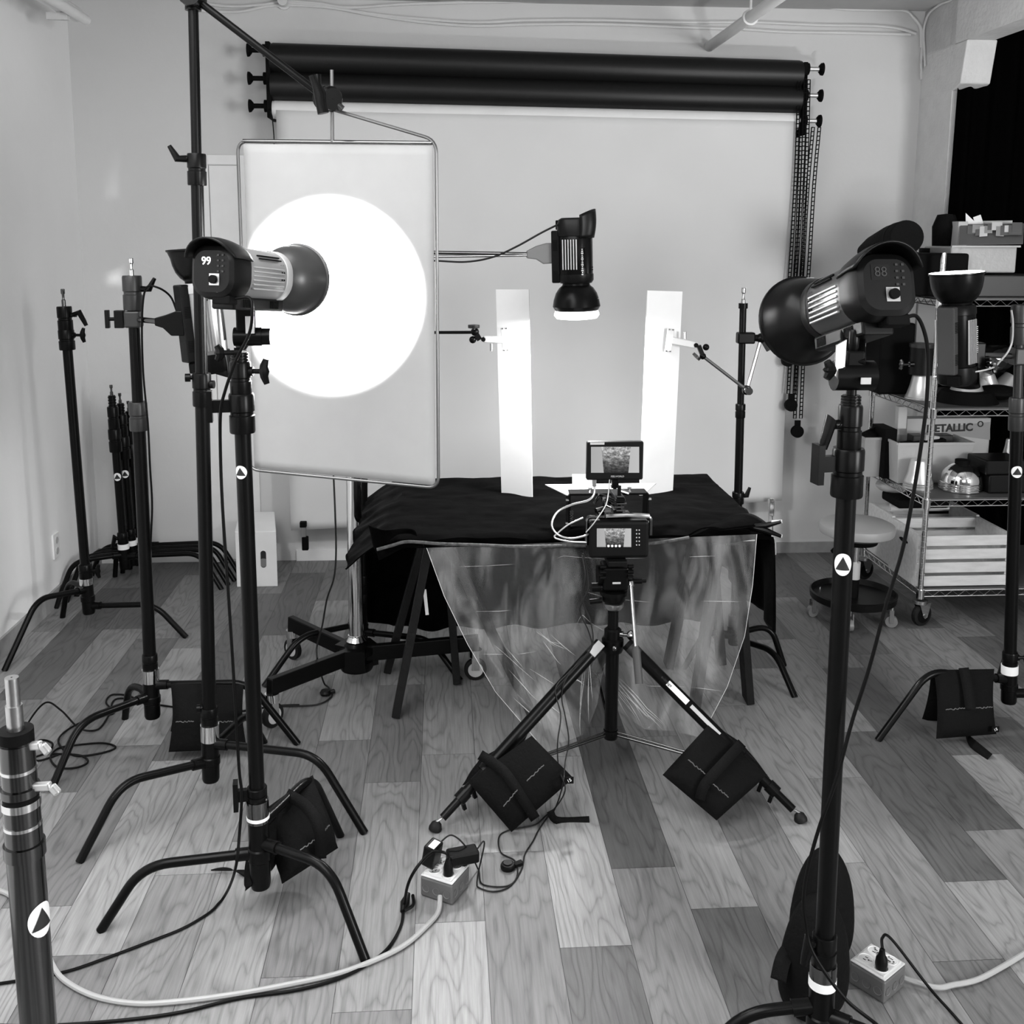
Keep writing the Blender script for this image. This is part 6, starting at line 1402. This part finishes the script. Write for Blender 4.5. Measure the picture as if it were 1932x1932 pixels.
b = MB().add([D(1836, 410, 4.67), D(1850, 405, 4.67), D(1856, 424, 4.67), D(1840, 424, 4.67)], [(0, 1, 2, 3)], False); shelfitem('paper_scrap', 'squarish white paper scrap poking up beside a pointed one', 'paper', b, M_card, solid=.002)
b = MB().add([D(1845, 417, 4.68), D(1910, 416, 4.68), D(1910, 426, 4.68), D(1845, 426, 4.68)], [(0, 1, 2, 3)], False); shelfitem('paper_sheet', 'wide pale paper edge standing behind the grey board', 'paper', b, M_lplastic, solid=.002)
bk = D(1796, 470, 4.70); b = MB().box((bk.x, 4.66, (D(1796, 418, 4.66).z+zq)/2), (.045, .10, D(1796, 418, 4.66).z-zq)); shelfitem('white_board', 'upright white board at the left of the frosted bin on the top shelf', 'board', b, M_lplastic, bevel=.002)
q = D(1783, 440, 4.72); shelfitem('black_hood', 'black padded camera hood hanging at the left of the white board', 'bag', MB().lathe([(.001, -.10), (.03, -.10), (.055, -.06), (.06, .03), (.04, .085), (.001, .09)], q, upz, 10), M_bag)
q = D(1745, 532, 4.6); shelfitem('tape_roll', 'white roll of tape beside the upward lamp on the top shelf', 'tape', MB().lathe([(.018, -.02), (.036, -.02), (.036, .02), (.018, .02), (.018, -.02)], (q.x, 4.56, ZS[3]+.008+.036), (-.5, -1, 0), 32), M_card)
gd = MB()
for (x0, y0, x1, y1) in ((1735, 472, 1790, 474), (1738, 488, 1770, 506), (1752, 478, 1756, 510), (1772, 476, 1776, 512), (1735, 508, 1780, 510)):
    gd.bar(D(x0, y0, 4.68), D(x1, y1, 4.68), .02, .022)
gd.box((D(1757, 525, 4.7).x, 4.72, (ZS[3]+.01+D(1757, 508, 4.72).z)/2), (.12, .06, D(1757, 508, 4.72).z-ZS[3]-.012))
shelfitem('camera_rig', 'jumble of black camera rig parts left of the frosted bin on the top shelf', 'camera rig', gd, M_blackp, bevel=.003)
# long black cylindrical bag lying on the top shelf, end towards the camera
ra, rb_ = D(1712, 446, 4.40), D(1640, 475, 5.0)
ra = D(1712, 447, 4.30); rq = 33*4.30/FPX
t = thing('tube_bag', 'fat black cylindrical bag resting above the big unlit lamp on the top shelf', 'bag', ra)
bl0 = Vector((ra.x, ra.y, ra.z)); bl1 = D(1628, 476, 4.85)
b = MB(); axb_ = (bl1-bl0).normalized(); Lb = (bl1-bl0).length
b.lathe([(.001, 0), (rq*.96, 0), (rq, .012), (rq*1.02, Lb*.3), (rq*.8, Lb*.7), (rq*.5, Lb*.95), (.001, Lb)], bl0, axb_, 32); b.build('bag_body', M_bag, t)
MB().lathe([(rq*1.0, Lb*.14), (rq*1.03, Lb*.14), (rq*1.03, Lb*.17), (rq*1.0, Lb*.17)], bl0, axb_, 32).build('seam_band', M_strap, t)
mid = bl0.lerp(bl1, .45); shelfitem('foam_block', 'black foam block supporting the cylindrical bag on the top shelf', 'foam block', MB().box((XA+.03, 4.62, (ZS[3]+.008+mid.z-rq*.5)/2), (.26, .40, max(.03, mid.z-rq*.5-ZS[3]-.010))), M_matte, bevel=.01)

# ------------------------------------------------------------------ AUTO GROUP: things of a kind share a group phrase
byn = {}
for o in SC.objects:
    if o.parent is None and 'category' in o.keys() and 'group' not in o.keys(): byn.setdefault(o['category'], []).append(o)
for c, L_ in byn.items():
    if len(L_) > 1:
        for o in L_: o['group'] = c + ' things around the photo set' if c.endswith('s') else c + 's around the photo set'
